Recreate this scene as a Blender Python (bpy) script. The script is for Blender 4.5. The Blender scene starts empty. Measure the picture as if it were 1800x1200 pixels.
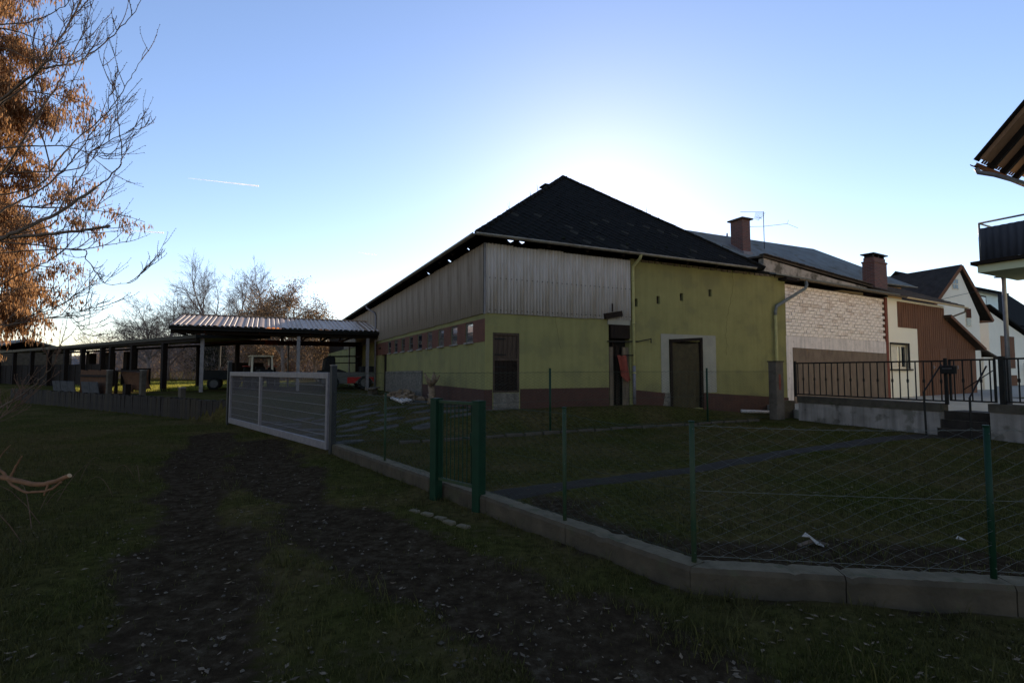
import bpy, bmesh, math, random
import numpy as np
from mathutils import Vector, Matrix

R = math.radians
scene = bpy.context.scene
col = scene.collection

# ------------------------------------------------------------------ camera, sky, sun, exposure
cam_d = bpy.data.cameras.new('camera')
cam = bpy.data.objects.new('camera', cam_d)
col.objects.link(cam)
cam.location = (0, 0, 1.7)
cam.rotation_euler = (R(90 + 3.22), 0, 0)
cam_d.sensor_width = 36
cam_d.lens = 18.14
cam_d.clip_start = 0.05
cam_d.clip_end = 30000
scene.camera = cam

SUN_AZ = 9.4        # degrees to the right of straight ahead (+Y)
SUN_EL = 17.3
world = bpy.data.worlds.new('World')
scene.world = world
world.use_nodes = True
wn = world.node_tree
bg = wn.nodes['Background']
sky = wn.nodes.new('ShaderNodeTexSky')
sky.sky_type = 'NISHITA'
sky.sun_disc = False
sky.sun_elevation = R(SUN_EL)
sky.sun_rotation = R(SUN_AZ)
sky.altitude = 200
sky.air_density = 1.1
sky.dust_density = 0.15
sky.ozone_density = 2.6
tint = wn.nodes.new('ShaderNodeMix'); tint.data_type = 'RGBA'; tint.blend_type = 'MULTIPLY'
tint.inputs['Factor'].default_value = 1.0; tint.inputs['B'].default_value = (1.05, 0.945, 1.0, 1)
wn.links.new(sky.outputs[0], tint.inputs['A'])
wn.links.new(tint.outputs['Result'], bg.inputs[0])
bg.inputs[1].default_value = 0.14

sun_d = bpy.data.lights.new('sun', 'SUN')
sun_d.energy = 5.0
sun_d.angle = R(0.53)
sun_d.color = (1.0, 0.86, 0.68)
sun = bpy.data.objects.new('sun', sun_d)
col.objects.link(sun)
sd = Vector((math.sin(R(SUN_AZ)) * math.cos(R(SUN_EL)), math.cos(R(SUN_AZ)) * math.cos(R(SUN_EL)), math.sin(R(SUN_EL))))
sun.rotation_euler = sd.to_track_quat('Z', 'Y').to_euler()
sun.location = (20, 60, 40)

vs = scene.view_settings
vs.view_transform = 'Standard'
vs.look = 'None'
vs.gamma = 1.0
vs.use_curve_mapping = False
vs.exposure = 0.66
scene.cycles.use_denoising = True
scene.cycles.max_bounces = 6

# ------------------------------------------------------------------ materials
MATS = {}
WARM = (1.10, 0.98, 0.78)      # warm balance put into all base colours against the blue sky light
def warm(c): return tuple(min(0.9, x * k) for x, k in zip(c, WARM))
def mat(name, c1, c2=None, scale=4.0, rough=0.85, metal=0.0, bump=0.0, bscale=None, stretch=(1, 1, 1),
        detail=6, lo=0.35, hi=0.65, spots=None, spec=0.12, dist=0.02, streak=0.0):
    """Principled material: two colours mixed by noise, a second speckle layer and noise relief."""
    m = bpy.data.materials.new(name); m.use_nodes = True
    MATS[name] = m
    if c2 is None: c2 = tuple(x * 0.7 for x in c1)
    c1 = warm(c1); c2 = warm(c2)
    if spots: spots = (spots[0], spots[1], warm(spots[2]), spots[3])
    nt = m.node_tree; N = nt.nodes; Lk = nt.links
    b = N['Principled BSDF']
    b.inputs['Roughness'].default_value = rough
    b.inputs['Metallic'].default_value = metal
    b.inputs['Specular IOR Level'].default_value = spec
    tc = N.new('ShaderNodeTexCoord'); mp = N.new('ShaderNodeMapping')
    mp.inputs['Scale'].default_value = stretch
    Lk.new(tc.outputs['Object'], mp.inputs[0])
    nz = N.new('ShaderNodeTexNoise'); nz.inputs['Scale'].default_value = scale; nz.inputs['Detail'].default_value = detail
    nz.inputs['Roughness'].default_value = 0.62
    Lk.new(mp.outputs[0], nz.inputs['Vector'])
    rp = N.new('ShaderNodeValToRGB')
    rp.color_ramp.elements[0].position = lo; rp.color_ramp.elements[1].position = hi
    rp.color_ramp.elements[0].color = (*c1, 1); rp.color_ramp.elements[1].color = (*c2, 1)
    Lk.new(nz.outputs['Fac'], rp.inputs[0])
    out = rp.outputs[0]
    if spots:
        sc_, th, colr, amt = spots
        n2 = N.new('ShaderNodeTexNoise'); n2.inputs['Scale'].default_value = sc_; n2.inputs['Detail'].default_value = 5
        Lk.new(mp.outputs[0], n2.inputs['Vector'])
        r2 = N.new('ShaderNodeValToRGB')
        r2.color_ramp.elements[0].position = th; r2.color_ramp.elements[1].position = min(1, th + 0.08)
        r2.color_ramp.elements[0].color = (0, 0, 0, 1); r2.color_ramp.elements[1].color = (amt, amt, amt, 1)
        Lk.new(n2.outputs['Fac'], r2.inputs[0])
        mx = N.new('ShaderNodeMix'); mx.data_type = 'RGBA'
        Lk.new(r2.outputs[0], mx.inputs['Factor']); Lk.new(out, mx.inputs['A'])
        mx.inputs['B'].default_value = (*colr, 1)
        out = mx.outputs['Result']
    if streak:
        m2 = N.new('ShaderNodeMapping'); m2.inputs['Scale'].default_value = (5, 5, 0.35); Lk.new(tc.outputs['Object'], m2.inputs[0])
        n4 = N.new('ShaderNodeTexNoise'); n4.inputs['Scale'].default_value = 1.3; n4.inputs['Detail'].default_value = 7; Lk.new(m2.outputs[0], n4.inputs['Vector'])
        r4 = N.new('ShaderNodeValToRGB'); r4.color_ramp.elements[0].position = .42; r4.color_ramp.elements[1].position = .70
        s4 = 1 - streak; r4.color_ramp.elements[0].color = (1, 1, 1, 1); r4.color_ramp.elements[1].color = (s4, s4, s4, 1); Lk.new(n4.outputs['Fac'], r4.inputs[0])
        x4 = N.new('ShaderNodeMix'); x4.data_type = 'RGBA'; x4.blend_type = 'MULTIPLY'; x4.inputs['Factor'].default_value = 1
        Lk.new(out, x4.inputs['A']); Lk.new(r4.outputs[0], x4.inputs['B']); out = x4.outputs['Result']
    Lk.new(out, b.inputs['Base Color'])
    if bump:
        n3 = N.new('ShaderNodeTexNoise'); n3.inputs['Scale'].default_value = bscale or scale * 6
        n3.inputs['Detail'].default_value = 6
        Lk.new(mp.outputs[0], n3.inputs['Vector'])
        bp = N.new('ShaderNodeBump'); bp.inputs['Strength'].default_value = bump; bp.inputs['Distance'].default_value = dist
        Lk.new(n3.outputs['Fac'], bp.inputs['Height']); Lk.new(bp.outputs[0], b.inputs['Normal'])
    return m

def brick_mat(name, c1, c2, mortar, scale, off=(0, 0, 0), axis='xz', bw=0.25, rh=0.075):
    m = bpy.data.materials.new(name); m.use_nodes = True
    nt = m.node_tree; N = nt.nodes; Lk = nt.links; b = N['Principled BSDF']
    b.inputs['Roughness'].default_value = 0.9
    tc = N.new('ShaderNodeTexCoord'); sx = N.new('ShaderNodeSeparateXYZ'); cx = N.new('ShaderNodeCombineXYZ'); ad = N.new('ShaderNodeMath')
    Lk.new(tc.outputs['Object'], sx.inputs[0])
    Lk.new(sx.outputs['X'], ad.inputs[0]); Lk.new(sx.outputs['Y'], ad.inputs[1])
    Lk.new(ad.outputs[0], cx.inputs['X']); Lk.new(sx.outputs['Z'], cx.inputs['Y'])
    br = N.new('ShaderNodeTexBrick')
    br.inputs['Color1'].default_value = (*c1, 1); br.inputs['Color2'].default_value = (*c2, 1); br.inputs['Mortar'].default_value = (*mortar, 1)
    br.inputs['Scale'].default_value = scale; br.inputs['Mortar Size'].default_value = 0.012
    br.inputs['Brick Width'].default_value = bw; br.inputs['Row Height'].default_value = rh
    Lk.new(cx.outputs[0], br.inputs['Vector']); Lk.new(br.outputs['Color'], b.inputs['Base Color'])
    bp = N.new('ShaderNodeBump'); bp.inputs['Strength'].default_value = 0.6; bp.inputs['Distance'].default_value = 0.01; bp.invert = True
    Lk.new(br.outputs['Fac'], bp.inputs['Height']); Lk.new(bp.outputs[0], b.inputs['Normal'])
    MATS[name] = m
    return m

def glass_mat(name, tint=(0.02, 0.025, 0.03), rough=0.06):
    m = bpy.data.materials.new(name); m.use_nodes = True; MATS[name] = m
    b = m.node_tree.nodes['Principled BSDF']
    b.inputs['Base Color'].default_value = (*tint, 1); b.inputs['Roughness'].default_value = rough
    b.inputs['Specular IOR Level'].default_value = 1.0; b.inputs['IOR'].default_value = 1.52
    b.inputs['Coat Weight'].default_value = 0.6; b.inputs['Coat Roughness'].default_value = 0.03
    return m

def translucent_mat(name, c, mixf=0.6):
    m = bpy.data.materials.new(name); m.use_nodes = True; MATS[name] = m
    nt = m.node_tree; N = nt.nodes; Lk = nt.links
    b = N['Principled BSDF']; o = N['Material Output']
    oi = N.new('ShaderNodeNewGeometry'); hs = N.new('ShaderNodeHueSaturation'); mr = N.new('ShaderNodeMapRange')
    Lk.new(oi.outputs['Random Per Island'], mr.inputs[0]); mr.inputs[3].default_value = 0.45; mr.inputs[4].default_value = 1.4
    hs.inputs['Color'].default_value = (*c, 1); Lk.new(mr.outputs[0], hs.inputs['Value'])
    b.inputs['Roughness'].default_value = 0.7; b.inputs['Specular IOR Level'].default_value = 0.2
    Lk.new(hs.outputs[0], b.inputs['Base Color'])
    t = N.new('ShaderNodeBsdfTranslucent'); Lk.new(hs.outputs[0], t.inputs[0])
    mx = N.new('ShaderNodeMixShader'); mx.inputs[0].default_value = mixf
    Lk.new(b.outputs[0], mx.inputs[1]); Lk.new(t.outputs[0], mx.inputs[2]); Lk.new(mx.outputs[0], o.inputs[0])
    return m

M_yellow = mat('yellow_render', (0.225, 0.222, 0.104), (0.19, 0.186, 0.088), scale=1.1, bump=0.25, bscale=60, spots=(1.1, 0.54, (0.16, 0.158, 0.088), 0.5), streak=0.10)
M_redbrown = mat('red_brown_paint', (0.075, 0.040, 0.034), (0.055, 0.032, 0.029), scale=2.5, bump=0.2, bscale=50, spots=(5, 0.68, (0.09, 0.075, 0.065), 0.5))
M_band = mat('warm_brown_band', (0.135, 0.062, 0.046), (0.10, 0.048, 0.038), scale=2.5, bump=0.2, bscale=50)
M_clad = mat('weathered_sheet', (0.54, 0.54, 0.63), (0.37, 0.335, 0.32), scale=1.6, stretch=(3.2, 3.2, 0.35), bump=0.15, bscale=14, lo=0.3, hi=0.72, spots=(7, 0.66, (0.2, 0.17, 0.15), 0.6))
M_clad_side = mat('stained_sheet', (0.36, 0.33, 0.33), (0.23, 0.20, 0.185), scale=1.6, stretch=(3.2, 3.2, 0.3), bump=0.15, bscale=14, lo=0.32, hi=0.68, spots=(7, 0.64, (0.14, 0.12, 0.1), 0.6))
M_slate_pale = mat('lichen_slate', (0.020, 0.021, 0.020), (0.034, 0.034, 0.030), scale=6, bump=0.4, rough=0.95, spec=0.06)
M_moss = mat('roof_moss', (0.016, 0.020, 0.010), (0.01, 0.012, 0.007), scale=12, bump=0.6)
M_slate = mat('dark_slate', (0.0075, 0.0085, 0.0085), (0.012, 0.012, 0.012), scale=3, bump=0.4, bscale=18, rough=0.95, spec=0.06, spots=(9, 0.7, (0.05, 0.055, 0.05), 0.6))
M_tile_grey = mat('grey_roof_tiles', (0.17, 0.20, 0.235), (0.12, 0.135, 0.15), scale=1.2, bump=0.5, bscale=12, spots=(1.5, 0.6, (0.08, 0.07, 0.05), 0.7))
M_tile_brown = mat('brown_roof_tiles', (0.075, 0.058, 0.048), (0.045, 0.038, 0.034), scale=2.2, bump=0.5, bscale=14, spots=(3, 0.62, (0.09, 0.085, 0.06), 0.6))
M_wood_dark = mat('dark_wood', (0.020, 0.014, 0.011), (0.011, 0.008, 0.007), scale=3, stretch=(6, 6, 0.6), bump=0.3, bscale=12)
M_wood_brown = mat('brown_stained_wood', (0.20, 0.10, 0.062), (0.12, 0.062, 0.042), scale=2.5, stretch=(8, 8, 0.4), bump=0.25, bscale=10)
M_wood_grey = mat('weathered_wood', (0.16, 0.13, 0.10), (0.08, 0.065, 0.055), scale=3, stretch=(6, 6, 0.6), bump=0.3, bscale=10)
M_wood_rust = mat('red_brown_timber', (0.12, 0.045, 0.028), (0.07, 0.03, 0.02), scale=3, stretch=(2, 2, 2), bump=0.2)
M_brickwhite = mat('white_painted_brick', (0.82, 0.78, 0.84), (0.76, 0.70, 0.70), scale=5, bump=0.35, bscale=40, spots=(6, 0.63, (0.30, 0.21, 0.16), 0.7))
M_brickworn = mat('worn_painted_brick', (0.74, 0.67, 0.67), (0.54, 0.46, 0.44), scale=9, bump=0.5, bscale=40, lo=0.4, hi=0.62)
M_tile_dark = mat('dark_grey_tiles', (0.034, 0.033, 0.034), (0.022, 0.021, 0.021), scale=2.5, bump=0.6, bscale=12, spots=(4, 0.62, (0.06, 0.055, 0.045), 0.6))
M_infill = mat('dull_wire_infill', (0.16, 0.158, 0.185), (0.12, 0.118, 0.14), scale=20)
M_mortar = mat('brown_joint', (0.07, 0.05, 0.04), (0.13, 0.10, 0.085), scale=7, bump=0.4, bscale=40)
M_limewash = mat('limewashed_render', (0.72, 0.68, 0.74), (0.60, 0.56, 0.60), scale=2.5, bump=0.5, bscale=22, spots=(9, 0.62, (0.3, 0.24, 0.2), 0.6), streak=0.25)
M_barerender = mat('bare_brown_render', (0.20, 0.155, 0.13), (0.135, 0.105, 0.09), scale=2.2, stretch=(2, 2, 0.7), bump=0.4, bscale=40, spots=(2, 0.64, (0.24, 0.13, 0.07), 0.5))
M_cream = mat('cream_plaster', (0.82, 0.80, 0.74), (0.79, 0.76, 0.70), scale=1.0, bump=0.15, bscale=60)
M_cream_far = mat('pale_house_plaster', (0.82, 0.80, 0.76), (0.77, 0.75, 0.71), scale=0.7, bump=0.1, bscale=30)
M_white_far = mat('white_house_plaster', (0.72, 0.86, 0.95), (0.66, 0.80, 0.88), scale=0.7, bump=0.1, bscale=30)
M_orange = mat('ochre_plaster', (0.55, 0.30, 0.10), (0.50, 0.27, 0.09), scale=1.2)
M_redpaint = mat('red_brown_trim', (0.20, 0.07, 0.05), (0.15, 0.05, 0.04), scale=6, bump=0.3)
M_concrete = mat('stained_concrete', (0.30, 0.28, 0.29), (0.20, 0.185, 0.185), scale=1.6, bump=0.35, bscale=26, spots=(2.6, 0.56, (0.10, 0.095, 0.085), 0.75), streak=0.4)
M_conc_dark = mat('mossy_concrete', (0.085, 0.075, 0.065), (0.05, 0.043, 0.036), scale=3, bump=0.5, bscale=24, spots=(5, 0.6, (0.045, 0.05, 0.028), 0.8))
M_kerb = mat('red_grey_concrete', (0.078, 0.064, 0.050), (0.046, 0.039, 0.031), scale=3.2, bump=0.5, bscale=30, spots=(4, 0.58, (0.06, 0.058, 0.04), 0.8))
M_kerb_top = mat('pale_concrete', (0.16, 0.136, 0.098), (0.10, 0.086, 0.060), scale=5, bump=0.55, bscale=34, spots=(6, 0.58, (0.075, 0.078, 0.045), 0.8))  # paler than the wall faces, for upward faces and threshold stones
M_stone = mat('grey_rubble', (0.16, 0.15, 0.145), (0.09, 0.085, 0.08), scale=6, bump=0.9, bscale=12, spots=(10, 0.6, (0.24, 0.23, 0.22), 0.6), dist=0.05)
M_plaster_patch = mat('grey_mortar_patch', (0.27, 0.275, 0.26), (0.22, 0.225, 0.215), scale=1.8, bump=0.3, bscale=30)
M_green = mat('green_powder_coat', (0.009, 0.034, 0.020), (0.008, 0.026, 0.016), scale=8, rough=0.45, bump=0.05)
M_green_old = mat('faded_green_paint', (0.020, 0.046, 0.028), (0.048, 0.056, 0.032), scale=5, rough=0.6, bump=0.15, lo=0.4, hi=0.7)
M_green_wire = mat('green_wire', (0.030, 0.045, 0.034), (0.04, 0.05, 0.04), scale=20, rough=0.5)
M_wire = mat('galvanised_wire', (0.13, 0.14, 0.14), (0.09, 0.10, 0.10), scale=30, rough=0.6, metal=0.0)
M_galv = mat('galvanised_steel', (0.20, 0.195, 0.235), (0.15, 0.145, 0.18), scale=9, rough=0.5, metal=0.25, spots=(12, 0.66, (0.25, 0.25, 0.26), 0.5))
M_galv_post = mat('galvanised_post', (0.19, 0.19, 0.22), (0.14, 0.14, 0.165), scale=6, rough=0.45, metal=0.4)
M_anthracite = mat('anthracite_steel', (0.032, 0.035, 0.04), (0.024, 0.026, 0.03), scale=6, rough=0.5)
M_black = mat('black_paint', (0.010, 0.010, 0.011), (0.016, 0.015, 0.015), scale=12, rough=0.5)
M_gutter = mat('zinc_gutter', (0.30, 0.30, 0.30), (0.18, 0.17, 0.16), scale=4, rough=0.5, metal=0.4)
M_gutter_cream = mat('cream_gutter', (0.60, 0.48, 0.30), (0.45, 0.36, 0.24), scale=4, rough=0.5)
M_pipe_grey = mat('blue_grey_pipe', (0.16, 0.18, 0.20), (0.11, 0.125, 0.14), scale=6, rough=0.55)
M_pipe_yellow = mat('yellow_painted_pipe', (0.36, 0.35, 0.17), (0.28, 0.27, 0.14), scale=5, rough=0.6)
M_pvc = mat('white_plastic_pipe', (0.55, 0.53, 0.56), (0.40, 0.38, 0.42), scale=8, rough=0.5)
M_trap = mat('trapezoid_sheet', (0.41, 0.30, 0.235), (0.31, 0.225, 0.175), scale=3, rough=0.5, metal=0.0, spec=0.3, spots=(5, 0.66, (0.18, 0.17, 0.16), 0.5))
M_redcloth = mat('red_cloth', (0.20, 0.05, 0.038), (0.13, 0.033, 0.026), scale=6, bump=0.2, bscale=60)
M_browncloth = mat('brown_cloth', (0.058, 0.05, 0.03), (0.042, 0.036, 0.023), scale=5, bump=0.25, bscale=90)
M_redbody = mat('red_vehicle_paint', (0.34, 0.02, 0.02), (0.26, 0.018, 0.018), scale=6, rough=0.4)
M_greybody = mat('grey_vehicle_panel', (0.11, 0.115, 0.12), (0.08, 0.083, 0.088), scale=5, rough=0.5)
M_blackbody = mat('black_canvas', (0.014, 0.015, 0.017), (0.02, 0.021, 0.023), scale=9, rough=0.7)
M_tyre = mat('tyre_rubber', (0.014, 0.014, 0.014), (0.02, 0.02, 0.02), scale=12, rough=0.85)
M_rim = mat('grey_wheel_rim', (0.13, 0.13, 0.135), (0.09, 0.09, 0.095), scale=8, rough=0.6, metal=0.0)
M_whitepaint = mat('white_vehicle_paint', (0.72, 0.72, 0.70), (0.62, 0.62, 0.60), scale=6, rough=0.4)
M_glass = glass_mat('window_glass')
M_glass_bright = glass_mat('mirror_bright_glass', (0.45, 0.42, 0.40), 0.10)  # mirror-like copy of the glass, bright sky reflection put into the nearest panes
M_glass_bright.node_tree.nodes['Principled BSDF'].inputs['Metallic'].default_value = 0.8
M_winframe = mat('white_window_frame', (0.68, 0.64, 0.56), (0.6, 0.56, 0.5), scale=5, rough=0.5)
M_darkframe = mat('grey_window_frame', (0.12, 0.12, 0.115), (0.09, 0.09, 0.088), scale=6)
M_darkvoid = mat('dark_interior', (0.012, 0.011, 0.010), (0.02, 0.018, 0.016), scale=3)
M_bark = mat('bare_bark', (0.16, 0.12, 0.10), (0.085, 0.065, 0.055), scale=14, bump=0.5, bscale=60)
M_bark_red = mat('reddish_twig_bark', (0.16, 0.10, 0.075), (0.09, 0.055, 0.045), scale=20, bump=0.3, bscale=60)
M_bark_far = mat('haze_lightened_bark', (0.25, 0.205, 0.20), (0.18, 0.145, 0.14), scale=3)  # distance haze put into the bark colour as a lighter grey
M_sawn = mat('sawn_wood', (0.50, 0.36, 0.25), (0.40, 0.27, 0.18), scale=14)
M_branch = mat('orange_brown_bark', (0.22, 0.115, 0.07), (0.13, 0.072, 0.045), scale=18, bump=0.4, bscale=60)
M_keys = translucent_mat('brown_seed_keys', (0.34, 0.18, 0.08), 0.6)
M_autumn = translucent_mat('dry_brown_leaves', (0.27, 0.17, 0.09), 0.5)
M_conifer = translucent_mat('conifer_needles', (0.035, 0.035, 0.018), 0.25)
M_litter = translucent_mat('fallen_leaves', (0.17, 0.115, 0.065), 0.1)
M_grassblade = translucent_mat('grass_blades', (0.070, 0.060, 0.015), 0.35)
M_grasslit = translucent_mat('sunlit_meadow_blades', (0.30, 0.28, 0.05), 0.6)  # sunlight put into the colour, far brighter than the other grass blades
M_firewood = mat('split_firewood', (0.26, 0.20, 0.15), (0.14, 0.10, 0.075), scale=9, bump=0.4)
M_slab = mat('worn_pale_slab', (0.10, 0.092, 0.088), (0.035, 0.032, 0.028), scale=3, bump=0.4, bscale=24, spots=(4, 0.56, (0.04, 0.042, 0.028), 0.9))
M_conc_mid = mat('dull_concrete', (0.13, 0.113, 0.105), (0.085, 0.074, 0.068), scale=3, bump=0.4, bscale=26, spots=(4, 0.6, (0.07, 0.06, 0.05), 0.7))
M_wood_hatch = mat('hatch_wood', (0.075, 0.055, 0.045), (0.04, 0.03, 0.026), scale=3, stretch=(6, 6, 0.6), bump=0.4, bscale=12)
M_step = mat('dark_step_concrete', (0.035, 0.030, 0.028), (0.02, 0.017, 0.016), scale=4, bump=0.4, bscale=30)  # even, very dark concrete tone for steps and palisades
M_asphalt = mat('old_path_asphalt', (0.034, 0.027, 0.020), (0.025, 0.020, 0.014), scale=4, bump=0.5, bscale=60, spots=(3, 0.62, (0.03, 0.034, 0.018), 0.8))
M_paving = mat('terrace_paving', (0.36, 0.36, 0.36), (0.28, 0.28, 0.28), scale=2, bump=0.3, bscale=30)
M_paper = mat('white_paper', (0.40, 0.38, 0.38), (0.28, 0.26, 0.26), scale=9)
M_balcony = mat('balcony_panel', (0.058, 0.066, 0.10), (0.042, 0.048, 0.072), scale=4, stretch=(3, 3, 0.4), rough=0.6)
M_slabpaint = mat('balcony_soffit', (0.52, 0.55, 0.42), (0.46, 0.48, 0.37), scale=2)
M_housewhite = mat('bounce_white_plaster', (0.72, 0.86, 0.90), (0.68, 0.82, 0.86), scale=2)  # whitened so the out-of-view house wall bounces sun onto the facing houses
M_terracotta = mat('terracotta_tiles', (0.30, 0.17, 0.11), (0.22, 0.13, 0.085), scale=2, bump=0.5, bscale=14)  # roof colour chosen for warm bounce light from the unseen slope
M_panel_dull = mat('dull_panel', (0.07, 0.072, 0.085), (0.045, 0.047, 0.056), scale=4, bump=0.2)
M_sunglow = translucent_mat('translucent_sheet', (0.8, 0.5, 0.3), 0.85)  # orange sunlit glow put into sheets added to the rear carport roof
M_hill = mat('haze_grey_hill', (0.13, 0.125, 0.14), (0.10, 0.098, 0.11), scale=0.02, bump=0.0)  # woodland colour greyed to stand in for distance haze
M_chimney = brick_mat('chimney_brick', (0.17, 0.052, 0.032), (0.10, 0.035, 0.025), (0.13, 0.10, 0.08), 1.0)
M_rail = mat('dark_steel_rail', (0.012, 0.012, 0.013), (0.02, 0.018, 0.017), scale=8, rough=0.5)
M_tarp = mat('rusty_brown_board', (0.10, 0.05, 0.028), (0.065, 0.034, 0.022), scale=3, bump=0.2)
M_contrail = translucent_mat('ice_trail', (0.95, 0.95, 0.95), 0.9)

# ------------------------------------------------------------------ mesh helpers
class MB:
    def __init__(s): s.v = []; s.f = []
    def _add(s, vs_, fs):
        o = len(s.v); s.v.extend([tuple(p) for p in vs_]); s.f.extend([tuple(i + o for i in f) for f in fs]); return s
    def box(s, x0, x1, y0, y1, z0, z1):
        return s._add([(x0, y0, z0), (x1, y0, z0), (x1, y1, z0), (x0, y1, z0), (x0, y0, z1), (x1, y0, z1), (x1, y1, z1), (x0, y1, z1)],
                      [(0, 3, 2, 1), (4, 5, 6, 7), (0, 1, 5, 4), (1, 2, 6, 5), (2, 3, 7, 6), (3, 0, 4, 7)])
    def bar(s, p, q, w, h, up=(0, 0, 1)):
        p = Vector(p); q = Vector(q); d = (q - p).normalized(); u = Vector(up)
        if abs(d.dot(u)) > 0.98: u = Vector((1, 0, 0))
        r = d.cross(u).normalized(); u2 = r.cross(d).normalized()
        vv = []
        for c in (p, q):
            for a, b in ((-1, -1), (1, -1), (1, 1), (-1, 1)): vv.append(c + r * (a * w / 2) + u2 * (b * h / 2))
        return s._add(vv, [(0, 1, 2, 3), (7, 6, 5, 4), (0, 4, 5, 1), (1, 5, 6, 2), (2, 6, 7, 3), (3, 7, 4, 0)])
    def tube(s, pts, rad, n=6, cap=True):
        pts = [Vector(p) for p in pts]; k = len(pts)
        if not hasattr(rad, '__len__'): rad = [rad] * k
        d0 = (pts[1] - pts[0]).normalized()
        u = Vector((0, 0, 1)) if abs(d0.z) < 0.95 else Vector((1, 0, 0))
        r = d0.cross(u).normalized(); o = len(s.v)
        for i in range(k):
            d = (pts[min(i + 1, k - 1)] - pts[max(i - 1, 0)])
            d = d.normalized() if d.length > 1e-9 else d0
            r = (r - d * r.dot(d)); r = r.normalized() if r.length > 1e-6 else d.orthogonal().normalized()
            b = d.cross(r)
            for j in range(n):
                a = 2 * math.pi * j / n
                s.v.append(tuple(pts[i] + r * (math.cos(a) * rad[i]) + b * (math.sin(a) * rad[i])))
        for i in range(k - 1):
            for j in range(n):
                a0 = o + i * n + j; a1 = o + i * n + (j + 1) % n
                s.f.append((a0, a1, a1 + n, a0 + n))
        if cap:
            s.f.append(tuple(o + j for j in reversed(range(n)))); s.f.append(tuple(o + (k - 1) * n + j for j in range(n)))
        return s
    def prism(s, poly, y0, y1):
        """polygon of (x,z), counter-clockwise, between two y planes"""
        n = len(poly); vv = [(x, y0, z) for x, z in poly] + [(x, y1, z) for x, z in poly]
        fs = [tuple(range(n)), tuple(reversed(range(n, 2 * n)))]
        for i in range(n): j = (i + 1) % n; fs.append((j, i, i + n, j + n))
        return s._add(vv, fs)
    def slab(s, poly, th):
        """thick sheet below a 3-D polygon (list of points), thickness along the polygon normal"""
        P = [Vector(p) for p in poly]; nrm = (P[1] - P[0]).cross(P[2] - P[0]).normalized()
        if nrm.z < 0: P.reverse(); nrm = -nrm
        n = len(P); vv = [tuple(p) for p in P] + [tuple(p - nrm * th) for p in P]
        fs = [tuple(range(n)), tuple(reversed(range(n, 2 * n)))]
        for i in range(n): j = (i + 1) % n; fs.append((j, i, i + n, j + n))
        return s._add(vv, fs)
    def wall(s, x0, x1, z0, z1, y0, y1, holes=()):
        """wall in the xz plane with rectangular openings (hx0,hx1,hz0,hz1)"""
        xs = sorted({x0, x1, *[max(x0, min(x1, h[i])) for h in holes for i in (0, 1)]})
        zs = sorted({z0, z1, *[max(z0, min(z1, h[i])) for h in holes for i in (2, 3)]})
        nx, nz = len(xs) - 1, len(zs) - 1
        def full(i, j):
            if i < 0 or j < 0 or i >= nx or j >= nz: return False
            cx, cz = (xs[i] + xs[i + 1]) / 2, (zs[j] + zs[j + 1]) / 2
            return not any(h[0] < cx < h[1] and h[2] < cz < h[3] for h in holes)
        for i in range(nx):
            for j in range(nz):
                if not full(i, j): continue
                a, b, c, d = xs[i], xs[i + 1], zs[j], zs[j + 1]
                s._add([(a, y0, c), (b, y0, c), (b, y0, d), (a, y0, d)], [(0, 1, 2, 3)])
                s._add([(a, y1, c), (b, y1, c), (b, y1, d), (a, y1, d)], [(3, 2, 1, 0)])
                if not full(i - 1, j): s._add([(a, y0, c), (a, y0, d), (a, y1, d), (a, y1, c)], [(0, 1, 2, 3)])
                if not full(i + 1, j): s._add([(b, y0, c), (b, y1, c), (b, y1, d), (b, y0, d)], [(0, 1, 2, 3)])
                if not full(i, j - 1): s._add([(a, y0, c), (a, y1, c), (b, y1, c), (b, y0, c)], [(0, 1, 2, 3)])
                if not full(i, j + 1): s._add([(a, y0, d), (b, y0, d), (b, y1, d), (a, y1, d)], [(0, 1, 2, 3)])
        return s
    def mesh(s, name, m, smooth=False):
        me = bpy.data.meshes.new(name); me.from_pydata(s.v, [], s.f); me.update()
        if m: me.materials.append(m)
        if smooth: me.polygons.foreach_set('use_smooth', [True] * len(me.polygons))
        return me
    def build(s, name, m, parent=None, smooth=False, bevel=0.0):
        o = bpy.data.objects.new(name, s.mesh(name, m, smooth)); col.objects.link(o)
        if parent: o.parent = parent
        if bevel:
            bv = o.modifiers.new('bevel', 'BEVEL'); bv.width = bevel; bv.segments = 2; bv.limit_method = 'ANGLE'
        return o
def inst(name, me, parent, loc=(0, 0, 0), rot=(0, 0, 0), scale=(1, 1, 1)):
    o = bpy.data.objects.new(name, me); col.objects.link(o); o.parent = parent
    o.location = loc; o.rotation_euler = rot; o.scale = scale
    return o
def tag(o, label, cat, group=None, kind=None):
    if label: o['label'] = label
    if cat: o['category'] = cat
    if group: o['group'] = group
    if kind: o['kind'] = kind
    return o
def empty(name, loc, rz=0.0, label=None, cat=None, group=None):
    o = bpy.data.objects.new(name, None); col.objects.link(o)
    o.location = loc; o.rotation_euler = (0, 0, rz); o.empty_display_size = 0.2
    tag(o, label, cat, group)
    return o
def frame(ox, oy, ang):
    c, s = math.cos(R(ang)), math.sin(R(ang))
    return lambda x, y, z=0.0: (ox + x * c - y * s, oy + x * s + y * c, z)
def sm(x):
    x = max(0.0, min(1.0, x)); return x * x * (3 - 2 * x)

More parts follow.
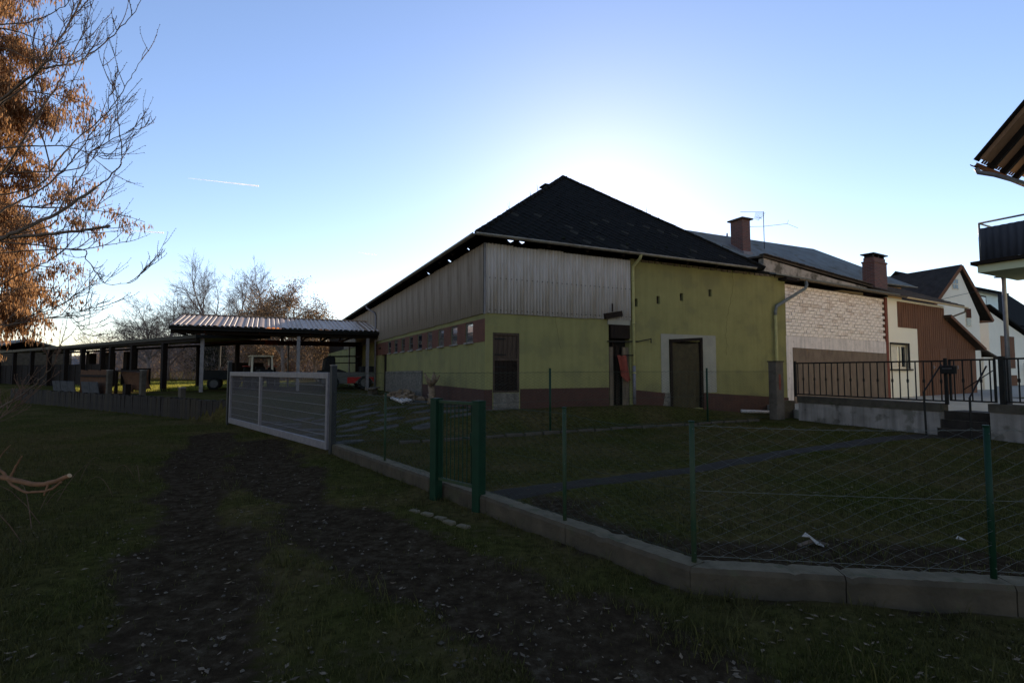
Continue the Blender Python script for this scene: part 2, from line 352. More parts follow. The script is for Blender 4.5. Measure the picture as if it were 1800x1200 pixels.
# ------------------------------------------------------------------ the ground
GR = (-3.81, 10.84); GL = (-9.02, 16.55)             # the two ends of the white driveway gate
FENCE = [(-3.75, 10.72), (1.37, 4.07), (3.55, 3.72), (9.5, 2.76)]
PAL = [(-9.3, 17.1), (-11.5, 18.5), (-17.0, 22.0), (-21.1, 24.6), (-27.8, 28.8), (-60, 49)]
BND = [(90, -10), (9.5, 2.76), (1.37, 4.07), (-3.81, 10.84), (-9.02, 16.55), (-11.5, 18.5), (-17.0, 22.0), (-21.1, 24.6), (-27.8, 28.8), (-60, 49), (-4000, 2500)]
def seg_d(px, py, a, b):
    dx, dy = b[0] - a[0], b[1] - a[1]; L2 = dx * dx + dy * dy
    t = max(0, min(1, ((px - a[0]) * dx + (py - a[1]) * dy) / L2))
    ex, ey = px - a[0] - t * dx, py - a[1] - t * dy
    return math.hypot(ex, ey), (dx * ey - dy * ex)
def inside(px, py):
    best = (1e9, -1)
    for a, b in zip(BND[:-1], BND[1:]):
        d, c = seg_d(px, py, a, b)
        if d < best[0] - 1e-9: best = (d, c)
    return best[0] if best[1] < 0 else -best[0]
RUT_L = [(0.9, -3.0), (-0.6, 0.8), (-1.75, 2.97), (-2.75, 4.53), (-4.2, 6.85), (-5.7, 9.25), (-6.8, 11.6), (-8.0, 14.0)]
RUT_R = [(4.5, -2.0), (2.0, 1.6), (0.7, 2.97), (-0.1, 3.97), (-1.25, 5.27), (-2.95, 7.2), (-4.8, 10.0), (-5.9, 12.6)]
def pl_d(px, py, pl):
    return min(seg_d(px, py, a, b)[0] for a, b in zip(pl[:-1], pl[1:]))
def hash2(i, j): 
    n = math.sin(i * 127.1 + j * 311.7) * 43758.5453; return n - math.floor(n)
def vnoise(x, y):
    i, j = math.floor(x), math.floor(y); fx, fy = sm(x - i), sm(y - j)
    a = hash2(i, j) * (1 - fx) + hash2(i + 1, j) * fx; b = hash2(i, j + 1) * (1 - fx) + hash2(i + 1, j + 1) * fx
    return a * (1 - fy) + b * fy
def fbm(x, y): return vnoise(x, y) * .5 + vnoise(x * 2.1 + 5, y * 2.1) * .27 + vnoise(x * 4.3, y * 4.3 + 9) * .15 + vnoise(x * 9.1, y * 9.1) * .08
def barn_base(t): return 0.6 - 0.5 * sm((t - 4.8) / 7.0)
def gz(x, y, bumps=True):
    r = math.hypot(x, y)
    if r > 120: return 0.55
    d = inside(x, y)
    rx, ry = x - GR[0], y - GR[1]
    db = -rx * 0.43 + ry * 0.903; tf = rx * 0.903 + ry * 0.43
    dg = rx * 0.739 + ry * 0.674; q = -rx * 0.674 + ry * 0.739
    zy = min(0.62 * sm(dg / 5.5), barn_base(tf - 4.33))
    garden = 0.11 + 0.03 * sm((tf - 2) / 6)
    zin = garden + (max(zy, garden) - garden) * sm((db - 0.1) / 1.5)
    w = sm((q - 7.3) / 1.0)
    zin = zin + (0.66 - zin) * w
    ramp = sm((d - 0.16) / 0.07) if q < 0 else (sm((d - .08) / .07) if q > 7.75 else sm(d / 0.6))
    z = zin * ramp
    if bumps and r < 60:
        z += (fbm(x * 1.3, y * 1.3) - 0.5) * 0.05 + (fbm(x * 5, y * 5) - 0.5) * 0.018
        if d < 0.05:
            k = max(math.exp(-(pl_d(x, y, RUT_L) / 0.42) ** 2), math.exp(-(pl_d(x, y, RUT_R) / 0.42) ** 2))
            z -= 0.045 * k
            z += 0.16 * sm((-x - 5.0 - 0.25 * (y - 4)) / 2.2) * sm((13 - y) / 5)      # verge under the tree
            z += -0.02
    return z

def axis(lo, hi, step, far):
    a = list(np.arange(lo, hi + 1e-6, step)); s = step; p = hi
    while p < far: s *= 1.35; p += s; a.append(p)
    s = step; p = lo; pre = []
    while p > -far: s *= 1.35; p -= s; pre.append(p)
    return list(reversed(pre)) + a
gx = axis(-26, 11, 0.17, 3500); gy = axis(0.6, 30, 0.17, 3500)
gv = []; gf = []; gm = []; gl = []
nx = len(gx)
for y in gy:
    for x in gx:
        gv.append((x, y, gz(x, y)))
        if math.hypot(x, y) < 45:
            d = inside(x, y); wv = (fbm(x * .9 + 3, y * .9) - .5) * 1.1
            m_ = 0.0
            if d < 0:
                m_ = max(1 - sm((pl_d(x, y, RUT_L) - .20 + wv * 1.0) / .5), 1 - sm((pl_d(x, y, RUT_R) - .24 + wv * 1.0) / .55), .38 * sm((fbm(x * 2.3 + 7, y * 2.3) - .5) * 5))
            else:
                gdx, gdy = x - 1.9, y - 5.4        # bare dug bed along the front fence
                m_ = 0.85 * (1 - sm((d - 0.7 - wv * 1.6) / .8)) * (1.0 if x > 0.2 else 0.35)
            gm.append(m_)
        else: gm.append(0.0)
for j in range(len(gy) - 1):
    for i in range(nx - 1):
        a = j * nx + i; gf.append((a, a + 1, a + nx + 1, a + nx))
me = bpy.data.meshes.new('ground'); me.from_pydata(gv, [], gf); me.update()
at = me.attributes.new('mud', 'FLOAT', 'POINT'); at.data.foreach_set('value', gm)
me.polygons.foreach_set('use_smooth', [True] * len(me.polygons))
ground = bpy.data.objects.new('ground', me); col.objects.link(ground); ground['kind'] = 'structure'
m = bpy.data.materials.new('grass_and_mud'); m.use_nodes = True
nt = m.node_tree; N = nt.nodes; Lk = nt.links; b = N['Principled BSDF']
b.inputs['Roughness'].default_value = 0.95; b.inputs['Specular IOR Level'].default_value = 0.0
tc = N.new('ShaderNodeTexCoord')
def noise(sc_, dt=6, ro=.6):
    n_ = N.new('ShaderNodeTexNoise'); n_.inputs['Scale'].default_value = sc_; n_.inputs['Detail'].default_value = dt; n_.inputs['Roughness'].default_value = ro
    Lk.new(tc.outputs['Object'], n_.inputs['Vector']); return n_
def ramp(src, cols):
    r_ = N.new('ShaderNodeValToRGB'); e = r_.color_ramp.elements
    while len(e) < len(cols): e.new(0.5)
    for k, (p, c) in enumerate(cols): e[k].position = p; e[k].color = (*c, 1)
    Lk.new(src, r_.inputs[0]); return r_
n1 = noise(0.55, 8); n2 = noise(9, 8, .7); n3 = noise(55, 4)
g1 = ramp(n1.outputs['Fac'], [(.3, (.043, .048, .010)), (.46, (.063, .056, .016)), (.6, (.094, .068, .027)), (.75, (.050, .053, .013))])
g2 = ramp(n2.outputs['Fac'], [(.3, (.35, .35, .35)), (.7, (1.45, 1.4, 1.3))])
mg = N.new('ShaderNodeMix'); mg.data_type = 'RGBA'; mg.blend_type = 'MULTIPLY'; mg.inputs['Factor'].default_value = 1
Lk.new(g1.outputs[0], mg.inputs['A']); Lk.new(g2.outputs[0], mg.inputs['B'])
d1 = ramp(n2.outputs['Fac'], [(.28, (.020, .013, .008)), (.5, (.041, .027, .0145)), (.62, (.066, .046, .026)), (.78, (.13, .10, .062))])
av = N.new('ShaderNodeAttribute'); av.attribute_name = 'mud'
ad = N.new('ShaderNodeMath'); ad.operation = 'ADD'; su = N.new('ShaderNodeMath'); su.operation = 'MULTIPLY_ADD'
su.inputs[1].default_value = 1.5; su.inputs[2].default_value = -0.75
Lk.new(n2.outputs['Fac'], su.inputs[0]); Lk.new(av.outputs['Fac'], ad.inputs[0]); Lk.new(su.outputs[0], ad.inputs[1])
rm = ramp(ad.outputs[0], [(.32, (0, 0, 0)), (.62, (1, 1, 1))])
mm = N.new('ShaderNodeMix'); mm.data_type = 'RGBA'
Lk.new(rm.outputs[0], mm.inputs['Factor']); Lk.new(mg.outputs['Result'], mm.inputs['A']); Lk.new(d1.outputs[0], mm.inputs['B'])
Lk.new(mm.outputs['Result'], b.inputs['Base Color'])
bm_ = N.new('ShaderNodeBump'); bm_.inputs['Strength'].default_value = 0.8; bm_.inputs['Distance'].default_value = 0.018
mxn = N.new('ShaderNodeMath'); mxn.operation = 'ADD'; Lk.new(n2.outputs['Fac'], mxn.inputs[0]); Lk.new(n3.outputs['Fac'], mxn.inputs[1])
Lk.new(mxn.outputs[0], bm_.inputs['Height']); Lk.new(bm_.outputs[0], b.inputs['Normal'])
me.materials.append(m)

# far wooded hill
hm = MB(); rng = random.Random(4)
prof = []
for k in range(41):
    x = -1500 + k * 30
    h_ = 118 * math.exp(-((x + 900) / 300) ** 2) + 60 * math.exp(-((x + 500) / 260) ** 2) + 8 * math.sin(k * 1.7) + rng.uniform(-3, 3)
    prof.append((x, max(2, h_ * 0.72)))
for (x, h_) in prof:
    hm.v += [(x, 1150, -3), (x, 1330, h_ * .8), (x, 1500, h_), (x, 1900, -3)]
for k in range(40):
    for r_ in range(3): hm.f.append((k * 4 + r_, k * 4 + 4 + r_, k * 4 + 5 + r_, k * 4 + 1 + r_))
hill = hm.build('hill', M_hill, smooth=True); hill['kind'] = 'structure'

# raised terrace on the right, with its paving
TW = frame(9.0, 16.3, -69.03)       # along the retaining wall towards the camera
tp = MB()
pts = [TW(0.0, 0.28), TW(7.9, 0.28), (48, 8.0, 0), (60, 60, 0), (10.0, 60, 0), (9.62, 20.2, 0)]
tp.slab([(p[0], p[1], 0.42) for p in pts], 1.1)
ter = tp.build('terrace_ground', M_paving); ter['kind'] = 'structure'
tl = MB().slab([(23.5, 22.6, .445), (34, 22.6, .445), (34, 24.4, .445), (23.5, 24.4, .445)], 0.02).build('lawn_strip', bpy.data.materials['grass_and_mud']); tl['kind'] = 'structure'

# asphalt garden path, a sheet a few millimetres above the lawn
pth = [(-0.42, 6.55, 0.40), (0.65, 7.2, 0.27), (2.8, 8.25, 0.24), (5.5, 10.1, 0.25), (8.6, 11.9, 0.34), (10.3, 12.6, 0.5)]
pm = MB(); rows = []
P2 = []
for (a, b_) in zip(pth[:-1], pth[1:]):
    for k in range(24):
        t = k / 24; P2.append(tuple(a[i] + (b_[i] - a[i]) * t for i in range(3)))
for k, (x, y, w) in enumerate(P2):
    x2, y2, _ = P2[min(k + 1, len(P2) - 1)]; x1, y1, _ = P2[max(k - 1, 0)]
    dx, dy = x2 - x1, y2 - y1; L = math.hypot(dx, dy); nx_, ny_ = -dy / L, dx / L
    for e in range(7):
        s_ = (e / 6 * 2 - 1) * (w + 0.05 * (fbm(x * 3 + e, y * 3) - .5))
        px, py = x + nx_ * s_, y + ny_ * s_
        pm.v.append((px, py, max(gz(px, py), gz(px + .06, py), gz(px - .06, py), gz(px, py + .06), gz(px, py - .06)) + 0.006 - (0.03 if e in (0, 6) else 0)))
for k in range(len(P2) - 1):
    for e in range(6): a = k * 7 + e; pm.f.append((a, a + 7, a + 8, a + 1))
gp = pm.build('garden_path', M_asphalt, smooth=True); gp['kind'] = 'structure'

# ------------------------------------------------------------------ shared builders
def half_gutter(mb, p, q, r=0.07, n=7):
    p = Vector(p); q = Vector(q); d = (q - p).normalized(); s_ = d.cross(Vector((0, 0, 1))).normalized()
    o = len(mb.v)
    for c in (p, q):
        for rr in (r, r - 0.008):
            for k in range(n):
                a = math.pi + math.pi * k / (n - 1)
                mb.v.append(tuple(c + s_ * (math.cos(a) * rr) + Vector((0, 0, math.sin(a) * rr))))
    for k in range(n - 1):
        mb.f.append((o + k, o + k + 1, o + 2 * n + k + 1, o + 2 * n + k))
        mb.f.append((o + n + k + 1, o + n + k, o + 3 * n + k, o + 3 * n + k + 1))
    mb.f.append((o, o + 2 * n, o + 3 * n, o + n)); mb.f.append((o + n - 1, o + 2 * n - 1, o + 4 * n - 1, o + 3 * n - 1))
    return mb
def wave_sheet(w, h, pitch, amp, per=6, th=0.006, lean=0.0):
    """corrugated sheet standing in xz, waves along x, thickness towards +y"""
    mb = MB(); n = max(4, int(round(w / pitch * per)))
    for k in range(n + 1):
        x = w * k / n; y = -amp * math.cos(2 * math.pi * x / pitch)
        mb.v += [(x, y, 0), (x, y, h), (x, y + th, 0), (x, y + th, h)]
    for k in range(n):
        a = k * 4; mb.f += [(a, a + 4, a + 5, a + 1), (a + 2, a + 3, a + 7, a + 6), (a, a + 2, a + 6, a + 4)]
    return mb
def chimney(root, x0, x1, y0, y1, z0, z1, name='chimney', cap=True, mat_=None):
    c = MB().box(x0, x1, y0, y1, z0, z1)
    c.box(x0 - .03, x1 + .03, y0 - .03, y1 + .03, z1 - .02, z1 + .07)
    return c.build(name, mat_ or M_chimney, root)
rng = random.Random(11)

# ------------------------------------------------------------------ the barn (x along the front, y along the long side)
BA = 25.54
BF = frame(-0.76, 14.5, BA)
barn = empty('barn', (-0.76, 14.5, 0), R(BA), 'large yellow barn with dark hipped roof and corrugated upper walls', 'barn')
HATCH = (0.24, 1.08, 1.07, 2.78); RECESS = (4.24, 5.06, 0.4, 3.3); CURT = (6.78, 8.14, 0.42, 2.70)
HOLES = [(5.34, 3.92), (6.28, 4.06), (7.31, 4.22), (8.65, 4.45)]
low = MB().wall(0, 5.15, -0.3, 3.34, 0, 0.32, [HATCH, RECESS])
low.wall(5.15, 12.62, -0.3, 5.36, 0, 0.32, [CURT] + [(x - .07, x + .07, z - .13, z + .13) for x, z in HOLES])
low.build('front_wall', M_yellow, barn)
for k, (x, z) in enumerate(HOLES):
    hb = MB().box(x - .07, x + .07, .09, .12, z - .13, z + .13); hb.box(x - .07, x + .0, .02, .09, z - .13, z - .04 + .02 * k)
    hb.build('beam_hole', M_wood_dark if k % 2 else M_darkvoid, barn)
# plinth follows the falling ground
pl = MB().prism([(0, -.3), (.22, -.3), (.22, 1.165), (0, 1.165)], -.02, -.001)
pl.prism([(1.10, -.3), (4.22, -.3), (4.22, 1.17), (1.10, 1.17)], -.02, -.001)
pl.prism([(5.2, -.3), (6.5, -.3), (6.55, .95), (5.2, 1.08)], -.02, -.001)
pl.prism([(8.2, -.3), (12.62, -.3), (12.62, .66), (8.2, .93)], -.02, -.001)
pl.prism([(.22, -.3), (1.10, -.3), (1.10, .30), (.22, .30)], -.02, -.001)
pl.build('plinth', M_redbrown, barn)
MB().prism([(.26, .30), (1.06, .30), (1.06, 1.06), (.26, 1.06)], -.015, -.001).build('cement_patch', M_stone, barn)
# hatch door: frame, two leaves, planks
hd = MB(); hx0, hx1, hz0, hz1 = HATCH
for a in ((hx0, hx0 + .06, hz0, hz1), (hx1 - .06, hx1, hz0, hz1), (hx0 + .06, hx1 - .06, hz1 - .07, hz1), (hx0 + .06, hx1 - .06, 1.98, 2.05), (hx0 + .06, hx1 - .06, hz0, hz0 + .05)):
    hd.box(a[0], a[1], 0.01, .12, a[2], a[3])
hatch = hd.build('hatch_door', M_wood_hatch, barn)
pw = (hx1 - hx0 - .12) / 5
for lv, (z0, z1, mm_) in enumerate(((2.05, 2.71, M_wood_hatch), (1.12, 1.98, M_wood_dark))):
    me_ = MB().box(0.004, pw - .006, 0, .025, 0, z1 - z0 - .01).mesh('plank', mm_)
    for k in range(5): inst('plank', me_, hatch, (hx0 + .06 + k * pw, .045 + rng.uniform(-.004, .006), z0 + rng.uniform(0, .008)))
MB().box(hx0 + .1, hx1 - .1, .035, .044, 1.30, 1.36).box(hx0 + .1, hx1 - .1, .035, .044, 1.74, 1.80).build('batten', M_wood_dark, hatch)
for z in (2.15, 2.60, 1.30, 1.80):
    MB().box(hx0 + .05, hx0 + .42, .028, .040, z - .02, z + .02).build('hinge_strap', M_black, hatch)
MB().tube([(hx1 - .14, .03, 1.92), (hx1 - .14, -.02, 1.88), (hx1 - .14, .03, 1.80)], .009, 6).build('latch', M_black, hatch)
ck = MB(); px_, pz_ = 9.78, 5.25; pts = []
while pz_ > 2.2: pts.append((px_, .001, pz_)); px_ -= rng.uniform(-.03, .06); pz_ -= rng.uniform(.05, .14)
ck.tube(pts, .0045, 4, False)
pts = [(5.6 + k * .12, .001, .98 + rng.uniform(-.05, .05) + .02 * k) for k in range(6)]; ck.tube(pts, .004, 4, False)
pts = [(2.3 + rng.uniform(-.03, .03) + .02 * k, .001, 3.3 - k * .12) for k in range(9)]; ck.tube(pts, .0035, 4, False)
ck.build('plaster_crack', M_darkvoid, barn)
# curtain door with mortar surround
MB().wall(6.36, 8.86, .93, 2.93, -.012, -.001, [(6.70, 8.20, .3, 2.76)]).build('mortar_surround', M_plaster_patch, barn)
MB().prism([(6.3, .3), (6.78, .35), (6.78, .96), (6.5, .95), (6.42, .6)], -.024, -.002).build('broken_render', M_stone, barn)
cf = MB(); cx0, cx1, cz0, cz1 = CURT
cf.box(cx0 - .06, cx0 + .04, -.05, .1, cz0, cz1).box(cx1 - .04, cx1 + .06, -.05, .1, cz0, cz1 + .08)
cf.bar((cx0 - .06, .02, cz1 + .0), (cx1 + .06, .02, cz1 + .10), .14, .10)
cf.build('door_frame', M_wood_dark, barn)
cm = MB(); nu, nv = 40, 26
for j in range(nv + 1):
    for i in range(nu + 1):
        u, v = i / nu, j / nv
        x = cx0 + .05 + (cx1 - cx0 - .1) * u; z = cz1 - .03 - (cz1 - cz0 - .02) * v - .07 * math.sin(math.pi * u) * (1 - v) ** 3
        y = .02 + .022 * math.sin(u * 19 + v * 2.2) * (.4 + v * .6) + .018 * math.sin(u * 7 - v * 5) + .02 * math.sin(3 * u + 9 * v) * (1 - u)
        cm.v.append((x, y, z))
for j in range(nv):
    for i in range(nu): a = j * (nu + 1) + i; cm.f.append((a, a + nu + 1, a + nu + 2, a + 1))
cm.build('curtain', M_browncloth, barn, smooth=True)
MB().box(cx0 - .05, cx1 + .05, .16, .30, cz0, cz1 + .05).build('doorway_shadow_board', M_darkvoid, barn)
# old timber niche beside the downpipe
rx0, rx1, rz0, rz1 = RECESS
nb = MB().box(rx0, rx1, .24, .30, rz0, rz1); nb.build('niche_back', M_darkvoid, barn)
for k, (a, b_, y, m_, zt) in enumerate(((4.28, 4.42, .02, M_wood_grey, 2.45), (4.56, 4.70, .08, M_wood_dark, 2.5), (4.80, 5.04, .03, M_wood_grey, 2.45), (4.44, 4.55, .12, M_wood_dark, 2.6))):
    MB().box(a, b_, y, y + .05, rz0, zt).build('board', m_, barn)
MB().box(4.30, 5.04, -.06, .22, 2.72, 3.16).build('niche_box', M_wood_dark, barn, bevel=.01)
MB().bar((4.15, -.06, 2.62), (5.35, -.08, 2.64), .03, .04).bar((5.35, -.08, 2.64), (5.86, -.10, 2.74), .025, .03).bar((5.86, -.10, 2.76), (5.86, -.10, 2.60), .025, .025).build('iron_bracket', M_black, barn)
MB().box(4.2, 5.08, -.03, .2, 3.16, 3.33).build('niche_lintel', M_plaster_patch, barn)
MB().bar((4.02, -.10, 3.40), (4.68, -.10, 3.52), .10, .17).bar((4.32, -.1, 3.56), (4.32, -.1, 3.82), .03, .03).build('loose_beam', M_wood_dark, barn)

# long side wall, painted band, windows, door, stone patch
WIN = [(0.91 + 1.387 * k, 1.55 + 1.387 * k) for k in range(9)]
sw = barn
DOOR = (13.0, 14.2, 0.2, 2.62)
# laid out like a front wall, then swapped so that it runs back along the barn's y axis
holes = [(a, b_, 2.55, 3.14) for a, b_ in WIN]
def flip(mb):
    mb.v = [(y, x, z) for x, y, z in mb.v]; mb.f = [tuple(reversed(f)) for f in mb.f]; return mb
flip(MB().wall(0.33, 40, -.3, 3.34, 0.0, .30, holes + [DOOR])).build('render_wall', M_yellow, sw)
flip(MB().wall(0.0, 16.0, 2.52, 3.17, -.012, -.001, holes)).build('painted_band', M_band, sw)
flip(MB().prism([(0, -.3), (6.3, -.3), (6.3, 1.18), (0, 1.165)], -.02, -.001)).build('side_plinth', M_redbrown, sw)
st = MB().prism([(6.32, -.3), (12.95, -.3), (12.95, 1.66), (6.32, 1.70)], -.06, -.001); flip(st).build('stone_base', M_stone, sw)
flip(MB().box(13.04, 14.16, .12, .16, .2, 2.58)).build('side_door', M_wood_dark, sw)
flip(MB().box(14.45, 15.0, -.03, -.013, 2.85, 2.93)).build('vent_slot', M_darkvoid, sw)
for k, (a, b_) in enumerate(WIN):
    f_ = MB(); 
    for q in ((a, a + .05, 2.55, 3.14), (b_ - .05, b_, 2.55, 3.14), (a + .05, b_ - .05, 3.09, 3.14), (a + .05, b_ - .05, 2.55, 2.60), (a + .05, b_ - .05, 2.815, 2.84)):
        f_.box(q[0], q[1], .012, .06, q[2], q[3])
    w_ = flip(f_).build('window', M_darkframe, sw)
    # panes stand a little differently in each frame
    t_ = R(rng.uniform(-3, 3)); 
    g_ = MB().box(-.27, .27, -.004, .004, 2.60, 3.09); g_.v = [(x * math.cos(t_) - y * math.sin(t_) + (a + b_) / 2, (x * math.sin(t_) + y * math.cos(t_)) + .035, z) for x, y, z in g_.v]
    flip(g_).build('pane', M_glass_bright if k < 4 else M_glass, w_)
    flip(MB().box(a - .04, b_ + .04, -.06, .010, 2.50, 2.548)).build('sill', M_concrete, w_)
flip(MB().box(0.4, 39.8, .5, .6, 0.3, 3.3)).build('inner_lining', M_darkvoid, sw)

# corrugated sheets, each its own piece
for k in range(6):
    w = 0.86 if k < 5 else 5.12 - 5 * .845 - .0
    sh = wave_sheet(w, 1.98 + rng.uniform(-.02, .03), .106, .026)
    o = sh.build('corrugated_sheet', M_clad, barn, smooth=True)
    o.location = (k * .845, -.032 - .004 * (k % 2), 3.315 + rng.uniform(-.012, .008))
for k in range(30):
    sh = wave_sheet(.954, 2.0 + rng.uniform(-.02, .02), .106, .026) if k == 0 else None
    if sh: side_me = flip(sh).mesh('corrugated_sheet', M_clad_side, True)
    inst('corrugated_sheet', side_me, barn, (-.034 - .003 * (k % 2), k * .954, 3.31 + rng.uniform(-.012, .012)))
MB().box(-.045, .02, -.045, .02, 3.30, 5.32).build('corner_trim', M_galv_post, barn)
# fixing bolts along the sheet bottoms
bo = MB()
for k in range(30):
    for z in (3.42, 4.33):
        x = .12 + k * .17; bo.box(x - .012, x + .012, -.066, -.055, z - .012, z + .012)
o = bo.build('sheet_bolts', M_black, barn); o['kind'] = 'stuff'
# inner framing behind the gap under the eaves
fr = MB()
fr.box(.05, 12.5, .25, .45, 5.30, 5.42); fr.box(.06, .26, .1, 39.9, 5.22, 5.34)
for k in range(6): fr.bar((1.9 + k * 1.35, -.36, 5.36), (1.9 + k * 1.35, .9, 6.40), .10, .14)
for k in range(27): fr.bar((-.36, 1.9 + k * 1.35, 5.36), (.9, 1.9 + k * 1.35, 6.28), .10, .14)
fr.build('rafters', M_wood_dark, barn)
MB().wall(.1, 5.1, 3.3, 5.28, .05, .09).build('back_boards', M_wood_dark, barn)
flip(MB().wall(.3, 39.9, 3.3, 5.22, .05, .09)).build('side_back_boards', M_wood_dark, sw)
MB().box(10.62, 10.9, .33, 40, -.3, 5.3).build('far_wall', M_yellow, barn)
MB().box(.31, 10.6, 39.7, 40, -.3, 5.3).build('rear_wall', M_yellow, barn)

# roof
EZ = 5.46; AP = (5.3, 4.45, 9.62); AR = (5.3, 36.0, 9.62)
c00, c10, c11, c01 = (-.42, -.42, EZ), (10.98, -.42, EZ), (10.98, 40.4, EZ), (-.42, 40.4, EZ)
rf = MB()
rf.slab([c00, c10, AP], .10); rf.slab([c00, AP, AR, c01], .10); rf.slab([c11, c01, AR], .10)
rf.slab([c10, (10.98, 4.45, EZ), AP], .10); rf.slab([(10.98, 36.0, EZ), c11, AR], .10)
# the far slope has a few broken slates: daylight shows through them under the eaves
RS = Vector((5.3 - 10.98, 0, 9.62 - EZ)); RL = RS.length; RU = RS.normalized(); RN = Vector((-RU.z, 0, RU.x)) * -1
camL = Vector((-5.56, -13.41, 1.7)); rh = []
for S_, w_ in (((.80, 0, 5.52), .17), ((1.18, 0, 5.50), .13), ((0, 1.3, 5.44), .09), ((0, 3.1, 5.42), .12), ((0, 5.6, 5.42), .11)):
    S_ = Vector(S_); d_ = (S_ - camL); o_ = S_ - Vector((10.98, 0, EZ)); k_ = -o_.dot(RN) / d_.dot(RN); h_ = S_ + d_ * k_
    rh.append((h_.y - w_ * 2, h_.y + w_ * 2, (h_ - Vector((10.98, h_.y, EZ))).dot(RU) - w_, (h_ - Vector((10.98, h_.y, EZ))).dot(RU) + w_))
rw_ = MB().wall(4.45, 36.0, 0, RL, -.10, 0, rh)
rw_.v = [tuple(Vector((10.98, y_, EZ)) + RU * z_ + RN * t_) for y_, t_, z_ in rw_.v]
rf._add(rw_.v, rw_.f)
roof = rf.build('roof', M_slate, barn)
# ridge and hip caps, a little uneven
def cap_line(mb, a, b_, n, r):
    a = Vector(a); b_ = Vector(b_)
    for k in range(n):
        p = a.lerp(b_, k / n) + Vector((0, 0, rng.uniform(-.008, .012))); q = a.lerp(b_, (k + 1.06) / n) + Vector((0, 0, rng.uniform(-.008, .012)))
        mb.tube([p, q], [r, r * .92], 7)
cl = MB(); cap_line(cl, c00, AP, 22, .085); cap_line(cl, c10, AP, 24, .085); cap_line(cl, AP, AR, 60, .10)
cl.build('ridge_caps', M_slate, roof, smooth=True)
MB().bar((5.10, 5.3, 9.57), (5.10, 5.8, 9.57), .36, .06).build('ridge_vent', M_slate, roof)
# diamond slates on the front hip: lowest 300 as pieces, the rest joined
e1 = Vector((1, 0, 0)); apx = Vector(AP); foot = Vector((5.3, -.42, EZ)); e2 = (apx - foot); Hs = e2.length; e2.normalize(); e3 = e1.cross(e2)
sl_w, sl_h = .36, .40
dia = MB(); dia.v = [(0, -sl_h / 2, .022), (sl_w / 2, 0, .012), (0, sl_h / 2, .002), (-sl_w / 2, 0, .012), (0, -sl_h / 2, .006), (sl_w / 2, 0, .0), (0, sl_h / 2, -.004), (-sl_w / 2, 0, .0)]
dia.f = [(0, 1, 2, 3), (7, 6, 5, 4), (0, 4, 5, 1), (3, 7, 4, 0), (1, 5, 6, 2), (2, 6, 7, 3)]
dia_me = dia.mesh('slate', M_slate); dia_me2 = dia.mesh('slate', M_slate_pale)
rest = MB(); cnt = 0; row = 0; yy = .12
while yy < Hs - .25:
    half = 5.7 * (1 - yy / Hs) - .2
    off = 0 if row % 2 == 0 else sl_w / 2
    n = int(half / sl_w) + 1
    for k in range(-n, n + 1):
        x = k * sl_w + off
        if abs(x) > half: continue
        p = foot + e1 * x + e2 * yy + e3 * (.004 + rng.uniform(0, .006))
        rot = Matrix((e1, e2, e3)).transposed().to_4x4() @ Matrix.Rotation(R(rng.uniform(-3, 3)), 4, 'Z') @ Matrix.Rotation(R(rng.uniform(-2.2, 2.2)), 4, 'X')
        if cnt < 300:
            o = bpy.data.objects.new('slate', dia_me2 if rng.random() < .07 else dia_me); col.objects.link(o); o.parent = roof
            o.matrix_local = Matrix.Translation(p) @ rot
        else:
            rest._add([(p + (rot @ Vector(v))) for v in dia.v], dia.f)
        cnt += 1
    row += 1; yy += sl_h / 2 * .98
o = rest.build('upper_slates', M_slate, roof); o['kind'] = 'stuff'
mo = MB()
for k in range(70):
    t_ = rng.random(); p = Vector(c00).lerp(Vector(AP), t_) if k % 2 else Vector(c10).lerp(Vector(AP), t_)
    if k % 5 == 0: p = foot + e1 * rng.uniform(-5, 5) * .8 + e2 * rng.uniform(.05, .9)
    r_ = rng.uniform(.03, .075); z_ = p + Vector((0, 0, .06 if k % 5 else .03))
    q_ = [z_ + Vector((math.cos(a_) * r_ * rng.uniform(.7, 1.3), math.sin(a_) * r_ * rng.uniform(.7, 1.3), -.02)) for a_ in (0, 1.05, 2.1, 3.14, 4.2, 5.2)]
    mo._add(q_ + [z_ + Vector((0, 0, r_ * rng.uniform(.5, 1.1)))], [(i_, (i_ + 1) % 6, 6) for i_ in range(6)])
    if k % 9 == 1:
        for _ in range(3): mo.tube([z_, z_ + Vector((rng.uniform(-.06, .06), rng.uniform(-.06, .06), rng.uniform(.12, .3)))], [.006, .002], 3, False)
o = mo.build('moss_tufts', M_moss, roof); o['kind'] = 'stuff'
# gutters and pipes
g = MB(); half_gutter(g, (-.5, -.50, EZ - .01), (10.4, -.50, EZ - .04)); g.build('front_gutter', M_gutter, barn, smooth=True)
g = MB(); half_gutter(g, (-.50, 40, EZ - .06), (-.50, -.5, EZ - .01)); g.build('side_gutter', M_gutter, barn, smooth=True)
dp = MB().tube([(5.16, -.50, 5.40), (5.16, -.46, 5.28), (5.16, -.10, 5.08), (5.16, -.09, 4.9), (5.16, -.09, .62)], .05, 10)
for z in (1.6, 3.2, 4.6): dp.tube([(5.16, -.09, z), (5.16, -.09, z + .05)], .062, 10)
dp.build('downpipe', M_pipe_yellow, barn, smooth=True)
MB().tube([(5.16, -.09, 1.85), (5.16, -.09, .62)], .054, 10).build('new_pipe_foot', M_galv, barn, smooth=True)
sp = MB().tube([(-.50, 16.3, 5.38), (-.48, 16.2, 5.2), (-.12, 15.7, 4.9), (-.10, 15.55, 4.7), (-.10, 15.5, .6)], .05, 8); sp.build('side_downpipe', M_galv, barn, smooth=True)
